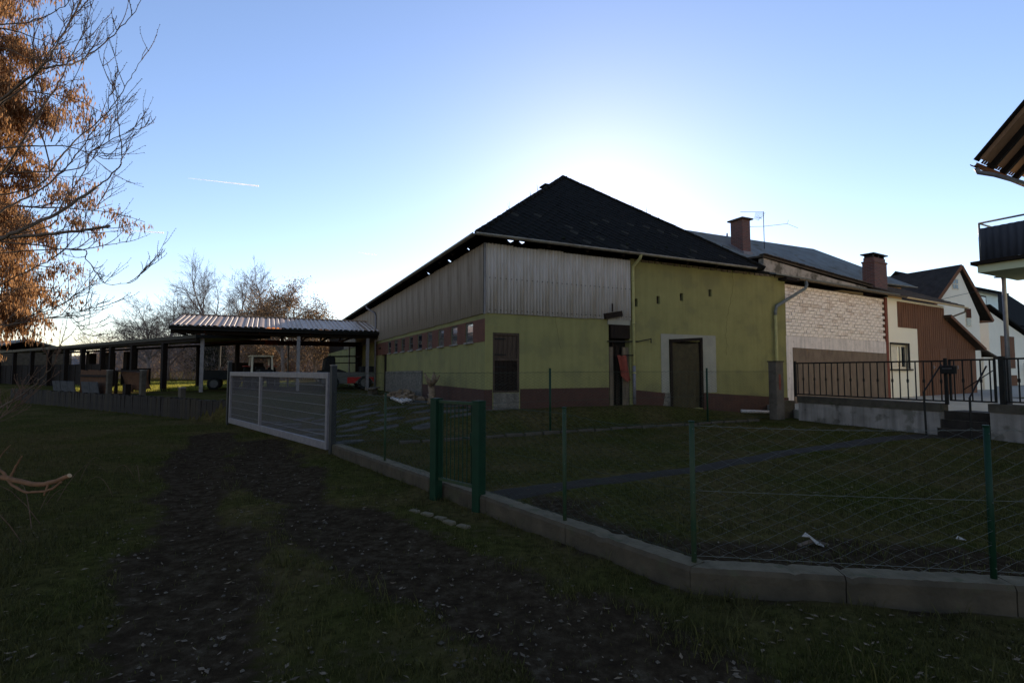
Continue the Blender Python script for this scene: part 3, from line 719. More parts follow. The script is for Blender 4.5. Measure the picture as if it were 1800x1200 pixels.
# dark cap and ledge where the front wall runs past the roof
MB().prism([(9.9, 5.36), (12.66, 5.36), (12.66, 5.42), (9.9, 5.50)], -.06, .4).build('wall_cap', M_slate, barn)
lg = MB()
for k in range(26): 
    x = 5.3 + k * .28; lg.box(x, x + rng.uniform(.16, .27), -.05, .02, 5.28 + rng.uniform(-.015, .015), 5.345)
lg.build('ragged_ledge', M_wood_grey, barn)

# ------------------------------------------------------------------ white brick house beside the barn
HA = 31.7
bh = empty('brick_house', (10.6, 19.93, 0), R(HA), 'low house with white painted brick wall, brown timber end and long gutter', 'house')
HF = frame(10.6, 19.93, HA)
MB().box(.0, 8.24, .035, .35, .2, 5.1).build('mortar_wall', M_mortar, bh)
bw, bhh = .408, .134
bv = [MB() for _ in range(3)]
bmes = []
for q in range(4):
    b_ = MB(); j = [rng.uniform(-.006, .006) for _ in range(8)]
    L_ = bw - .016
    b_.v = [(0, 0, 0), (L_, 0, 0), (L_, .06, 0), (0, .06, 0), (0, 0, bhh - .014), (L_, 0, bhh - .014), (L_, .06, bhh - .014), (0, .06, bhh - .014)]
    b_.v = [(x + j[i] * .6, y, z + j[(i + 3) % 8] * .5) for i, (x, y, z) in enumerate(b_.v)]
    b_.f = [(0, 3, 2, 1), (4, 5, 6, 7), (0, 1, 5, 4), (1, 2, 6, 5), (2, 3, 7, 6), (3, 0, 4, 7)]
    bmes.append(b_.mesh('brick', M_brickwhite)); bmes.append(b_.mesh('brick', M_brickwhite)) if q else bmes.append(b_.mesh('brick', M_brickworn))
hmes = MB().box(0, bw / 2 - .016, 0, .06, 0, bhh - .014).mesh('brick', M_brickwhite)
for r_ in range(15):
    z = 3.06 + r_ * bhh; odd = r_ % 2
    if odd: inst('brick', hmes, bh, (.02, -.008 + rng.uniform(-.006, .008), z))
    for k in range(20 - (1 if odd else 0)):
        x = .02 + k * bw + (bw / 2 if odd else 0)
        inst('brick', rng.choice(bmes), bh, (x + rng.uniform(-.006, .006), -.010 + rng.uniform(-.010, .010), z + rng.uniform(-.005, .005)), (0, R(rng.uniform(-.9, .9)), 0), (rng.uniform(.97, 1.01), 1, rng.uniform(.96, 1.03)))
MB().prism([(.0, .2), (.42, .2), (.42, 2.60), (8.22, 2.50), (8.22, 3.05), (0, 3.05)], -.008, .034).build('limewash', M_limewash, bh)
MB().prism([(.43, .2), (8.22, .2), (8.22, 2.49), (.43, 2.59)], -.022, .034).build('bare_render', M_barerender, bh)
MB().box(8.22, 8.46, -.03, .3, .2, 5.14).build('corner_strip', M_redpaint, bh)
WN = (8.64, 10.64, 1.78, 2.97)
MB().wall(8.46, 15.05, .2, 5.18, 0, .3, [WN]).build('cream_wall', M_cream, bh)
wf = MB()
for q in ((8.64, 8.74, 1.78, 2.97), (10.50, 10.64, 1.78, 2.97), (8.74, 10.50, 2.86, 2.97), (8.74, 10.50, 1.78, 1.88), (9.9, 9.98, 1.88, 2.86)): wf.box(q[0], q[1], .10, .17, q[2], q[3])
wd = wf.build('window', M_winframe, bh)
MB().box(8.74, 10.5, .13, .14, 1.88, 2.86).build('pane', M_glass, wd)
MB().box(8.76, 9.62, .105, .125, 1.89, 2.85).build('white_blind', M_winframe, wd)
MB().box(8.55, 10.85, -.08, .09, 1.70, 1.775).build('window_sill', M_conc_dark, wd)
MB().wall(8.60, 10.68, 1.78, 3.04, -.02, .0, [(8.66, 10.50, 1.7, 2.95)]).build('window_surround', M_wood_dark, wd)
# stained timber boards
def boards(mb, x0, x1, zf0, zf1, y, w=.125):
    x = x0
    while x < x1 - .02:
        xe = min(x1, x + w - .012); yy = y + (0.0 if int((x - x0) / w) % 2 else .014)
        mb.prism([(x, zf0(x)), (xe, zf0(xe)), (xe, zf1(xe)), (x, zf1(x))], yy - .03, yy + .01); x += w
bd = MB(); boards(bd, 9.52, 11.66, lambda x: 3.80, lambda x: 5.06, -.005); boards(bd, 11.66, 15.05, lambda x: 2.86, lambda x: 5.06, -.005)
o = bd.build('timber_boards', M_wood_brown, bh); o['kind'] = 'stuff'
dr = MB(); boards(dr, 11.78, 14.2, lambda x: .35, lambda x: 2.88, .0, .14); d_ = dr.build('garage_door', M_wood_brown, bh)
MB().box(13.3, 13.36, -.06, -.03, 1.78, 1.98).box(13.3, 13.46, -.08, -.055, 1.86, 1.89).build('door_handle', M_galv, d_)
for a_, b_ in ((11.66, 11.78), (14.2, 14.62), (14.62, 15.05)): MB().box(a_, b_ - .003, -.035 + (.01 if a_ > 14.5 else 0), .0, .3, 2.86).build('door_post', M_wood_brown, bh)
# lean-to garage at the right end
lt = MB().prism([(15.06, .2), (19.3, .2), (19.3, 2.98), (15.06, 4.50)], .0, 4.0); lt.build('lean_to_wall', M_wood_brown, bh)
lb = MB(); boards(lb, 15.06, 19.3, lambda x: 2.92, lambda x: 4.46 - (x - 15.06) * .358, -.006); o = lb.build('lean_to_boards', M_wood_brown, bh); o['kind'] = 'stuff'
dr = MB(); boards(dr, 15.3, 18.3, lambda x: .35, lambda x: 2.88, -.006, .14); d2 = dr.build('lean_to_door', M_wood_brown, bh)
MB().box(16.4, 16.46, -.07, -.037, 1.78, 1.98).box(16.32, 16.46, -.09, -.065, 1.86, 1.89).build('lean_to_handle', M_galv, d2)
rl = MB().slab([(14.9, -.35, 4.68), (14.9, 4.2, 4.68), (19.75, 4.2, 2.99), (19.75, -.35, 2.99)], .12).build('lean_to_roof', M_tile_brown, bh)
MB().bar((14.9, -.36, 4.60), (19.75, -.36, 2.91), .04, .16).build('verge_board', M_wood_brown, bh)
# main roof, verge wall and chimney
MB().slab([(.05, -.28, 5.30), (9.4, -.28, 5.30), (9.4, 2.2, 5.95), (.05, 2.2, 5.95)], .09).build('front_roof', M_tile_brown, bh)
fr2 = MB().slab([(9.42, -.28, 5.30), (17.1, -.28, 5.30), (16.6, 2.6, 6.62), (9.42, 2.6, 6.62)], .09).build('tiled_roof', M_tile_brown, bh)
tcs = MB()
for k in range(10):
    y0_, y1_ = -.28 + k * .288, -.28 + (k + 1) * .288; z0_, z1_ = 5.30 + k * .132, 5.30 + (k + 1) * .132; xr = 17.1 - .05 * k
    tcs._add([(9.42, y0_, z0_ + .035), (xr, y0_, z0_ + .035), (xr, y1_, z1_ + .008), (9.42, y1_, z1_ + .008), (9.42, y0_, z0_), (xr, y0_, z0_)], [(0, 1, 2, 3), (4, 5, 1, 0)])
o = tcs.build('tile_courses', M_tile_brown, fr2); o['kind'] = 'stuff'
MB().slab([(-.9, -.22, 5.37), (9.4, -.22, 5.37), (9.4, .98, 5.70), (-.9, .98, 5.70)], .05).build('lead_strip', M_pipe_grey, bh)
ROOFB = [(.28, 6.34), (8.9, 5.86)]
MB().prism([(.28, 5.62), (8.9, 5.62), (8.9, 5.83), (5.98, 5.94), (.28, 6.30)], 1.0, 1.22).build('mossy_verge_wall', mat('moss_stained_wall', (.34, .32, .32), (.10, .095, .085), scale=2.4, bump=.5, bscale=20, lo=.42, hi=.60), bh)
MB().slab([(.15, .93, 6.40), (9.4, .93, 5.93), (9.4, 6.2, 6.15), (.15, 6.2, 6.62)], .08).build('rear_roof', M_tile_brown, bh)
tl_ = MB()
for k in range(34): 
    x = .15 + k * .27; z = 6.42 - (x - .15) * .0508; tl_.box(x, x + .255, .86, 1.1, z, z + .035 + rng.uniform(-.01, .012))
tl_.build('verge_tiles', M_tile_brown, bh)
MB().box(.35, 15, 2.3, 6.0, .5, 5.6).build('core_walls', M_cream, bh)
c_ = chimney(bh, 9.75, 11.1, 1.0, 1.56, 5.5, 7.22)
cc = MB()
for x in (9.80, 10.37, 10.93): cc.box(x, x + .12, 1.08, 1.48, 7.48, 7.62)
cc.box(9.66, 11.2, .96, 1.6, 7.62, 7.68); cc.build('chimney_cowl', M_black, c_)
MB().box(9.80, 11.05, 1.04, 1.52, 7.29, 7.48).build('chimney_neck', M_chimney, c_)
g = MB(); half_gutter(g, (.35, -.36, 5.25), (9.6, -.36, 5.23)); g.build('old_gutter', M_wood_grey, bh, smooth=True)
g = MB(); half_gutter(g, (9.62, -.36, 5.235), (17.2, -.36, 5.21), .075); g.build('cream_gutter', M_gutter_cream, bh, smooth=True)
MB().tube([(16.95, -.36, 5.15), (16.95, -.33, 4.95), (15.5, -.06, 4.55), (15.2, -.05, 4.4)], .045, 8).build('cream_downpipe', M_wood_grey, bh, smooth=True)
MB().box(-.35, .6, -.3, .2, 5.16, 5.27).build('eave_end_board', M_wood_dark, bh)
# downpipe swinging over to the yellow wall
inv = bh.matrix_basis.copy(); 
def toH(p):
    x, y = p[0] - 10.6, p[1] - 19.93; c, s = math.cos(R(HA)), math.sin(R(HA)); return (x * c + y * s, -x * s + y * c, p[2])
q1 = toH(BF(11.98, -.10, 4.15)); q2 = toH(BF(11.9, -.10, 3.95)); q3 = toH(BF(11.9, -.10, .55))
MB().tube([(.85, -.36, 5.20), (.85, -.40, 5.05), (.75, -.40, 4.9), q1, q2, (q2[0], q2[1], 3.8)], .06, 9).build('downpipe_swan_neck', M_pipe_grey, bh, smooth=True)
MB().tube([(q2[0], q2[1], 3.82), q3], .055, 9).build('downpipe_lower', M_pipe_yellow, bh, smooth=True)

# ------------------------------------------------------------------ long-roofed house behind
LA = 25.5
lh = empty('long_house', (10.0, 25.0, 0), R(LA), 'long ochre house with grey tiled roof behind the barn', 'house')
MB().box(-4, 16.6, .5, 7.2, .4, 6.95).build('ochre_walls', M_orange, lh)
rr = MB(); e_ = 7.0
a0, a1, b0, b1 = (-4.4, 0, e_), (17.2, 0, e_), (17.2, 7.7, e_), (-4.4, 7.7, e_); r0, r1 = (-4.4, 3.85, 9.72), (13.1, 3.85, 9.82)
rr.slab([a0, a1, r1, r0], .12); rr.slab([b0, b1, r1, r0], .12); rr.slab([a1, b1, r1], .12)
lroof = rr.build('tiled_roof', M_tile_grey, lh)
rt = MB()                                       # courses of tiles as shallow steps
n_ = 24
for k in range(n_):
    f0, f1 = k / n_, (k + 1) / n_
    def rp(x_l, f, lift): return (x_l, 3.85 * f, e_ + 2.76 * f + lift)
    xr = 17.1 - 4.0 * f1
    rt._add([rp(-4.3, f0, .035), rp(xr, f0, .035), rp(xr, f1, .008), rp(-4.3, f1, .008), rp(-4.3, f0, -.02), rp(xr, f0, -.02)], [(0, 1, 2, 3), (4, 5, 1, 0)])
o = rt.build('tile_courses', M_tile_grey, lroof); o['kind'] = 'stuff'
g = MB(); half_gutter(g, (-4.3, -.08, 6.98), (17.2, -.08, 6.95)); g.build('eaves_gutter', M_gutter, lh, smooth=True)
ch = MB().box(3.65, 4.25, 1.5, 2.3, 7.6, 10.02); c1 = ch.build('brick_chimney', M_chimney, lh)
MB().box(3.52, 4.38, 1.38, 2.42, 10.02, 10.10).build('chimney_slab', M_conc_dark, c1)
MB().box(3.6, 4.3, 1.42, 1.50, 8.0, 8.22).bar((3.62, 1.45, 8.1), (3.62, 2.4, 8.78), .06, .12).build('lead_flashing', M_galv, c1)
c2 = MB().box(6.6, 7.4, 5.4, 6.0, 8.2, 10.05).build('rear_chimney', M_chimney, lh)
MB().tube([(6.8, 5.7, 10.05), (6.8, 5.7, 10.35)], .09, 8).tube([(7.2, 5.7, 10.05), (7.2, 5.7, 10.65)], [.09, .04], 8).build('chimney_pot', M_chimney, c2)
an = empty('roof_antenna', BF(0, 0), 0)
LF = frame(10.0, 25.0, LA)
ax, ay, _ = LF(6.75, 2.6)
an.location = (ax, ay, 0); an.rotation_euler = (0, 0, R(LA)); tag(an, 'old television antenna on a mast beside the brick chimney on grey roof', 'antenna')
MB().tube([(0, 0, 8.7), (0, 0, 11.15)], .022, 6).build('mast', M_black, an)
MB().tube([(0, 0, 11.12), (-1.7, .2, 10.95)], .013, 5).tube([(0, 0, 10.25), (-1.6, .1, 10.05)], .012, 5).tube([(0, 0, 10.25), (1.95, -.1, 10.62)], .013, 5).tube([(1.95, -.1, 10.62), (2.5, .2, 11.0)], .010, 4).tube([(1.95, -.1, 10.62), (2.5, -.4, 10.35)], .010, 4).build('boom', M_black, an)
el = MB()
for k in range(9):
    t = k / 8; p = Vector((-.2 - .35 * t, .05, 10.75 - .45 * t + .3)); el.tube([p + Vector((0, -.35 + .02 * k, -.1)), p + Vector((0, .35 - .02 * k, .1))], .007, 4)
for k in range(6):
    a = k * 1.05; el.tube([(-.30, 0, 10.72), (-.30 + .22 * math.cos(a), .25 * math.sin(a), 10.72 + .22 * math.sin(a * 1.3))], .007, 4)
el.build('elements', M_black, an)

# ------------------------------------------------------------------ cream gable house
GA = 20
gh = empty('gable_house', (29.4, 34.0, 0), R(GA), 'cream house with steep dark roof, small gable window and overhanging eaves', 'house')
MB().prism([(-2.1, .3), (2.42, .3), (2.42, 5.35), (.5, 8.40), (-2.1, 6.2)], 0, 12).build('gable_wall', M_cream_far, gh)
rf2 = MB(); rf2.slab([(.5, -.18, 8.75), (.5, 12.2, 8.75), (-2.9, 12.2, 5.55), (-2.9, -.18, 5.55)], .14); rf2.slab([(.5, -.18, 8.75), (.5, 12.2, 8.75), (3.55, 12.2, 5.15), (3.55, -.18, 5.15)], .14)
r2_ = rf2.build('steep_roof', M_tile_dark, gh)
MB().bar((.5, -.20, 8.62), (3.55, -.20, 5.05), .05, .20).bar((.5, -.20, 8.62), (-2.9, -.20, 5.45), .05, .20).build('barge_board', M_wood_brown, r2_)
w1 = MB().box(-.30, .34, -.03, .02, 7.05, 7.80).build('gable_window', M_winframe, gh)
pn = MB().box(-.24, -.01, -.045, -.031, 7.45, 7.74).box(.05, .28, -.045, -.031, 7.45, 7.74).box(-.24, -.01, -.045, -.031, 7.11, 7.39).box(.05, .28, -.045, -.031, 7.11, 7.39)
pn.build('pane', M_glass, w1)
w2 = MB().box(.95, 1.5, -.03, .02, 4.62, 5.85).build('wall_window', M_winframe, gh)
MB().box(1.02, 1.43, -.045, -.031, 4.70, 5.18).build('pane', M_glass, w2); MB().box(.98, 1.47, -.06, -.031, 5.22, 5.83).build('roller_shutter', M_wood_rust, w2)
MB().box(2.42, 3.5, -.16, 11, 4.98, 5.06).build('eaves_soffit', M_wood_brown, gh)
MB().tube([(-1.9, -.04, 6.25), (.2, -.3, 6.7), (1.6, -.6, 7.0)], .012, 4).build('overhead_cable', M_black, gh)
cg = MB().box(-.0, .9, 6.6, 7.2, 8.3, 9.35).build('house_chimney', M_chimney, gh); MB().box(-.12, 1.02, 6.48, 7.32, 9.35, 9.43).build('cover_slab', M_conc_dark, cg)
MB().tube([(.4, 6.9, 9.43), (.4, 6.9, 9.85)], [.1, .07], 8).build('flue_pot', M_chimney, cg)
sg = MB().box(2.45, 3.5, -.1, 5, .3, 2.6).build('small_annexe', M_cream_far, gh)
MB().slab([(2.4, -.3, 3.1), (2.4, 5, 3.1), (3.9, 5, 2.55), (3.9, -.3, 2.55)], .1).build('annexe_roof', M_tile_brown, gh)

# ------------------------------------------------------------------ white house with dormer
DA = 30
dh = empty('dormer_house', (36.0, 41.0, 0), R(DA), 'white house with dark roof and boxed dormer window at far right', 'house')
MB().prism([(2.5, -.4), (26, -.4), (26, 6.0), (8.6, 6.0), (2.5, 6.0)], 1.0, 9).build('white_wall', M_white_far, dh)
MB().slab([(1.0, .4, 5.9), (26, .4, 5.9), (26, 5.0, 10.6), (1.0, 5.0, 10.6)], .15).slab([(1.0, 9.6, 5.9), (26, 9.6, 5.9), (26, 5.0, 10.6), (1.0, 5.0, 10.6)], .15).build('dark_roof', M_slate, dh)
dm = MB().box(2.7, 9.1, .55, 4.0, 6.6, 8.55).build('dormer', M_white_far, dh)
MB().slab([(1.9, -.1, 8.55), (9.6, -.1, 8.55), (8.6, 4.6, 10.2), (2.6, 4.6, 10.2)], .14).build('dormer_roof', M_slate, dm)
dw = MB().box(4.5, 6.3, .48, .55, 7.05, 8.15).build('dormer_window', M_wood_dark, dh); MB().box(4.7, 6.1, .455, .479, 7.2, 8.02).build('pane', M_glass, dw)
MB().prism([(3.0, -.4), (13.5, -.4), (13.5, 4.6), (10.9, 4.75), (3.0, 6.6)], -.6, 1.0).build('lower_wing', M_cream_far, dh)
MB().slab([(2.6, -.9, 7.05), (2.6, 1.2, 7.05), (12.2, 1.2, 4.75), (12.2, -.9, 4.75)], .14).build('wing_roof', M_slate, dh)
MB().slab([(11.8, -1.0, 4.9), (26, -1.0, 4.9), (26, 1.4, 6.4), (11.8, 1.4, 6.4)], .14).build('front_eave', M_slate, dh)
sh_ = MB().box(5.3, 8.1, -.68, -.6, 1.9, 4.6).build('brown_shutter', M_wood_brown, dh)
MB().box(5.2, 8.2, -.72, -.6, -.3, 1.3).build('lower_shutter', M_wood_brown, dh)
MB().box(13.5, 26, -.4, 1.0, -.4, 5.0).build('end_wall', M_cream_far, dh)
po = MB().slab([(10.3, -3.2, 2.0), (18, -3.2, 2.0), (18, -.4, 2.4), (10.3, -.4, 2.4)], .12)
po.build('porch_roof', M_wood_dark, dh)

# ------------------------------------------------------------------ near house on the right: eaves corner and balcony
NA = -62
NF = frame(9.6, 10.5, NA)
nh = empty('corner_house', (9.6, 10.5, 0), R(NA), 'nearby house at right edge with timber eaves and grey balcony', 'house')
# local x runs along the gable towards the camera, local y away to the right
MB().box(.45, 9.4, 1.75, 17, .4, 6.1).build('house_wall', M_housewhite, nh)  # unseen wall, widened to reflect sunlight onto the brick house
rs = MB().slab([(0, .22, 6.15), (0, 17.5, 6.15), (5.0, 17.5, 11.6), (5.0, .22, 11.6)], .10); rs.slab([(10, .22, 6.15), (10, 17.5, 6.15), (5.0, 17.5, 11.6), (5.0, .22, 11.6)], .10)
nroof = rs.build('roof', M_terracotta, nh)
bds = MB()
for k in range(16):
    y = .25 + k * .11
    bds._add([(.02, y, 6.04), (.02, y + .098, 6.04), (2.4, y + .098, 8.634), (2.4, y, 8.634)], [(3, 2, 1, 0)])
o = bds.build('soffit_boards', M_wood_rust, nroof)
for k in range(3):
    y = .60 + k * .62; MB().bar((.05, y, 5.985), (2.6, y, 8.764), .09, .12).build('rafter', M_wood_dark, nroof)
MB().bar((-.03, .19, 6.10), (2.6, .19, 8.968), .03, .2, up=(0, 1, 0)).build('verge_board', M_wood_dark, nroof)
g = MB(); half_gutter(g, (-.08, 8, 6.06), (-.08, .2, 6.06), .06); g.build('eaves_gutter', M_wood_brown, nh, smooth=True)
MB().tube([(-.10, .38, 6.0), (-.07, .40, 5.9), (.1, .7, 5.84), (.42, 1.7, 5.66)], .045, 9).build('eaves_pipe', M_galv, nh, smooth=True)
# balcony
bs = MB().box(-.02, 4.2, -.02, 1.9, 3.70, 3.86); bslab = bs.build('balcony_slab', M_slabpaint, nh)
MB().box(-.10, 4.3, -.12, 1.8, 3.86, 3.93).build('balcony_edge', M_wood_dark, bslab)
for k in range(5):
    w_ = wave_sheet(.86, .66, .115, .012, 6); o = w_.build('balcony_sheet', M_balcony, nh, smooth=True); o.location = (.05 + k * .83, .0 - .004 * (k % 2), 3.95)
ws = wave_sheet(1.7, .66, .115, .012, 6); o = ws.build('balcony_sheet', M_balcony, nh, smooth=True); o.location = (.05, .02, 3.95); o.rotation_euler = (0, 0, R(90))
MB().tube([(.03, 1.8, 4.72), (.03, .0, 4.72), (4.2, .0, 4.72)], .02, 8).tube([(.03, 0, 4.72), (.03, 0, 3.95)], .018, 6).tube([(1.5, 0, 4.72), (1.5, 0, 3.95)], .018, 6).build('balcony_rail', M_galv_post, nh, smooth=True)
po_ = empty('support_pole', (11.72, 12.2, .42)); tag(po_, 'slim grey metal pole standing below the balcony at right', 'pole')
MB().tube([(0, 0, 0), (0, 0, 3.5)], .045, 10).build('shaft', M_galv_post, po_, smooth=True); MB().box(-.1, .1, -.1, .1, 0, .02).build('foot_plate', M_galv_post, po_)
MB().box(-.12, .12, -.12, .12, 3.5, 3.53).build('head_plate', M_galv_post, po_)

# ------------------------------------------------------------------ terrace retaining wall, steps, railing
tw = empty('retaining_wall', (9.0, 16.3, 0), R(-69.03), 'stained grey concrete retaining wall below the dark railing', 'wall')
MB().box(0, 3.93, 0, .3, -.3, .70).build('wall_face', M_concrete, tw)
MB().box(-.03, 3.95, -.02, .3, .70, .90).build('wall_cap', M_conc_dark, tw)
MB().box(4.93, 8.0, 0, .3, -.3, .76).build('wall_face', M_concrete, tw)
MB().box(4.91, 8.0, -.02, .3, .76, .95).build('wall_cap', M_conc_dark, tw)
stp = empty('garden_steps', (9.0, 16.3, 0), R(-69.03), 'short dark concrete steps leading up to the terrace gate', 'steps')
for k in range(4):
    MB().box(3.96, 4.90, -.34 + k * .16, .6 + .3 * (k == 3), .05 + k * .19 - .2, .12 + k * .2).build('step', M_step, stp, bevel=.008)
    MB().box(3.96, 4.90, -.345 + k * .16, -.30 + k * .16, .121 + k * .2, .128 + k * .2).build('nosing', M_conc_dark, stp)
hr = empty('steps_handrail', (9.0, 16.3, 0), R(-69.03), 'thin dark handrail on posts beside the garden steps', 'handrail')
MB().tube([(3.82, -.35, .12), (3.80, -.35, 1.18)], .022, 6).build('post', M_rail, hr); MB().tube([(4.85, -.55, .12), (4.85, -.55, 1.1)], .022, 6).build('post', M_rail, hr)
MB().tube([(3.80, -.35, 1.18), (4.0, .02, 1.85)], .018, 6).tube([(4.85, -.55, 1.1), (4.9, .02, 1.8)], .018, 6).build('rail', M_rail, hr)

def railing(root, x0, x1, zb, zt, n, y=.12):
    MB().box(x0, x1, y - .02, y + .02, zt - .04, zt).build('top_rail', M_rail, root)
    MB().box(x0, x1, y - .018, y + .018, zb + .04, zb + .075).build('bottom_rail', M_rail, root)
    me_ = MB().box(-.011, .011, -.011, .011, 0, zt - zb - .115).mesh('baluster', M_rail)
    kn = MB().box(-.011, .011, -.011, .011, 0, zt - zb - .115); kn.box(-.02, .02, -.018, .018, .42, .50); kn_me = kn.mesh('baluster', M_rail)
    for k in range(n):
        x = x0 + (x1 - x0) * (k + .5) / n
        inst('baluster', kn_me if k % 2 else me_, root, (x, y, zb + .075))
ra = empty('terrace_railing', (9.0, 16.3, 0), R(-69.03), 'black steel railing with vertical bars along the terrace edge', 'railing')
railing(ra, -.18, 4.02, .90, 1.95, 22)
for x in (-.18, 4.03): MB().box(x - .03, x + .03, .09, .15, .88, 2.0).build('post', M_rail, ra)
rb = empty('terrace_railing', (9.0, 16.3, 0), R(-69.03), 'black railing section right of the terrace gate, cut by the photo edge', 'railing')
railing(rb, 5.14, 7.8, .95, 1.98, 14)
MB().box(5.09, 5.18, .07, .17, .9, 2.02).build('post', M_rail, rb)
gt = empty('terrace_gate', (9.0, 16.3, 0), R(-69.03), 'narrow black barred gate above the steps with mailbox', 'gate')
railing(gt, 4.12, 5.0, .93, 1.97, 5, .12)
for a_ in (4.10, 4.98): MB().box(a_, a_ + .04, .10, .14, .97, 1.97).build('gate_stile', M_rail, gt)
MB().tube([(4.4, .1, 1.25), (4.98, .1, 1.7)], .012, 5).build('closer_arm', M_rail, gt)
mb_ = empty('mailbox', (9.0, 16.3, 0), R(-69.03), 'small black mailbox on the gate post of the railing', 'mailbox')
MB().box(4.0, 4.30, -.06, .07, 1.62, 1.82).build('box_body', M_black, mb_, bevel=.012); MB().box(4.06, 4.26, -.064, -.061, 1.745, 1.755).build('slot_flap', M_galv, mb_)
cpz = gz(8.55, 16.75)
cp = empty('concrete_pillar', (8.55, 16.75, cpz), R(24), 'square weathered concrete pillar where the wire fence ends', 'pillar')
MB().box(-.17, .17, -.15, .15, -.2, 1.84).build('shaft', M_conc_mid, cp, bevel=.015); MB().box(-.06, .03, -.158, -.151, .95, 1.45).build('rust_stain_plate', M_redpaint, cp)
MB().box(-.19, .19, -.17, .17, 1.84, 1.88).build('cap', M_conc_dark, cp)
lo = empty('stair_block', (8.95, 17.0, 0), R(-69), 'dark low concrete block between the pillar and retaining wall', 'block')
MB().box(-.35, -.06, -.25, .5, -.2, .62).build('block_body', M_conc_dark, lo); MB().box(-.37, -.05, -.27, .52, .62, .70).build('block_cap', M_conc_dark, lo)

# ------------------------------------------------------------------ garden fence: low wall, posts, wire mesh
fw = empty('low_garden_wall', (0, 0, 0), 0, 'long low reddish concrete wall under the garden fence', 'wall')
def wall_run(a, b_, n, z1=.185, th=.22):
    a = Vector((*a, 0)); b_ = Vector((*b_, 0)); d = (b_ - a).normalized(); nn = Vector((-d.y, d.x, 0))
    for k in range(n):
        p = a.lerp(b_, k / n) + d * .004; q = a.lerp(b_, (k + 1) / n) - d * .004
        if k == 0: p = a.copy()
        za, zb = z1 + rng.uniform(-.004, .004), z1 + rng.uniform(-.004, .004)
        mb = MB(); steps = 26
        # outer face towards the path, uneven
        for i in range(steps + 1):
            c = p.lerp(q, i / steps); j = rng.uniform(-.0045, .0045); zz = za + (zb - za) * i / steps + rng.uniform(-.0022, .0022) - (.015 if rng.random() < .05 else 0)
            o_ = c - nn * 0.0
            for (off, z) in ((0 + j, -.25), (.004 + j, .09), (0 + j * .5, zz - .035), (.02 + j, zz), (th - .015 + j, zz + rng.uniform(-.004, .004)), (th, -.25)):
                pt = o_ + nn * off; mb.v.append((pt.x, pt.y, z))
        for i in range(steps):
            for e in range(5): u = i * 6 + e; mb.f.append((u, u + 6, u + 7, u + 1))
        mb.f.append(tuple(range(6))); mb.f.append(tuple(reversed(range(steps * 6, steps * 6 + 6))))
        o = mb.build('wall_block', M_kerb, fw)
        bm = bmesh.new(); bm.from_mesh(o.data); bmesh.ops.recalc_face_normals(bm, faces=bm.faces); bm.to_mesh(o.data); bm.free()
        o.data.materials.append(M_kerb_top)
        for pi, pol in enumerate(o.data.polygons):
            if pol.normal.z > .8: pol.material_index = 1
wall_run((-3.72, 10.72), (1.37, 4.07), 6)
wall_run((1.375, 4.066), (3.55, 3.72), 2)
wall_run((3.555, 3.719), (9.5, 2.76), 4)
WZ = .185
def fpost(name, x, y, z0, h, r, label, grp, m1=M_green_old):
    t = empty(name, (x, y, z0), 0, label, 'post', grp)
    MB().tube([(0, 0, -.1), (0, 0, h)], r, 12).build('shaft', m1, t, smooth=True)
    MB().tube([(0, 0, h), (0, 0, h + .012)], [r * 1.25, r * 1.1], 12).build('cap', M_green, t, smooth=True)
    for z in (h - .05, h * .5, .08): MB().tube([(0, -r * 1.3, z), (0, r * 1.3, z)], .004, 4).build('wire_clip', M_wire, t)
    return t
def off_in(x, y, d=.11):
    return x + .79 * d, y + .61 * d
PG = 'green posts on the low garden wall'
x, y = off_in(1.37, 4.07, .12); PA = (x - .02, y + .04)
fpost('fence_post', PA[0], PA[1], WZ, 1.10, .021, 'faded green post at the bend of the low wall', PG)
x, y = off_in(0.45, 5.27); PB = (x, y); fpost('fence_post', x, y, WZ, 1.13, .020, 'thin green post between the green garden gate and the wall bend', PG)
x, y = off_in(-2.24, 8.76); PC = (x, y); fpost('fence_post', x, y, WZ, 1.12, .020, 'thin green post between white gate and green garden gate', PG)
PD = (3.52, 3.86); fpost('fence_post', PD[0], PD[1], WZ, 1.10, .021, 'green round post nearest the right edge of the photo', PG, M_green)

def chain_link(name, a, b_, zb, h, pitch, rw, m_, label, zfun=None, sag=0.0):
    """diamond mesh of zigzag wires from a to b"""
    a = Vector((*a, 0)); b_ = Vector((*b_, 0)); L = (b_ - a).length; d = (b_ - a) / L; nn = Vector((-d.y, d.x, 0))
    n = int(L / pitch); rows_ = int(round(h / (pitch / 2)))
    mb = MB()
    for i in range(n):
        pts = []
        for k in range(rows_ + 1):
            x = (i + ((k + i) % 2)) * (L / n)
            x = min(x, L)
            u = x / L; base = (zfun(a + d * x) if zfun else zb)
            z = base + .03 + k * (h / rows_) - sag * math.sin(math.pi * u) * (k / rows_) ** 2
            wob = .012 * math.sin(x * 4.1 + k * .3) + .010 * math.sin(x * 1.7 + .2 * k); z += .006 * math.sin(x * 3.3 + k) + .004 * math.sin(x * 9.7)
            p = a + d * x + nn * (wob + (rw if (k + i) % 2 else -rw)); pts.append((p.x, p.y, z))
        mb.tube(pts, rw, 3, False)
    t = empty(name, (0, 0, 0), 0, label, 'fence', 'wire mesh panels')
    o = mb.build('wire_mesh', m_, t); o['kind'] = 'stuff'
    tz = MB()
    for fz in (.02, .5, .985):
        pts = []
        for k in range(21):
            x = L * k / 20; p = a + d * x; base = (zfun(p) if zfun else zb)
            pts.append((p.x, p.y, base + .03 + h * fz - sag * math.sin(math.pi * k / 20) * fz ** 2))
        tz.tube(pts, rw * 1.15, 4, False)
    tz.build('tension_wire', m_, t)
    return t
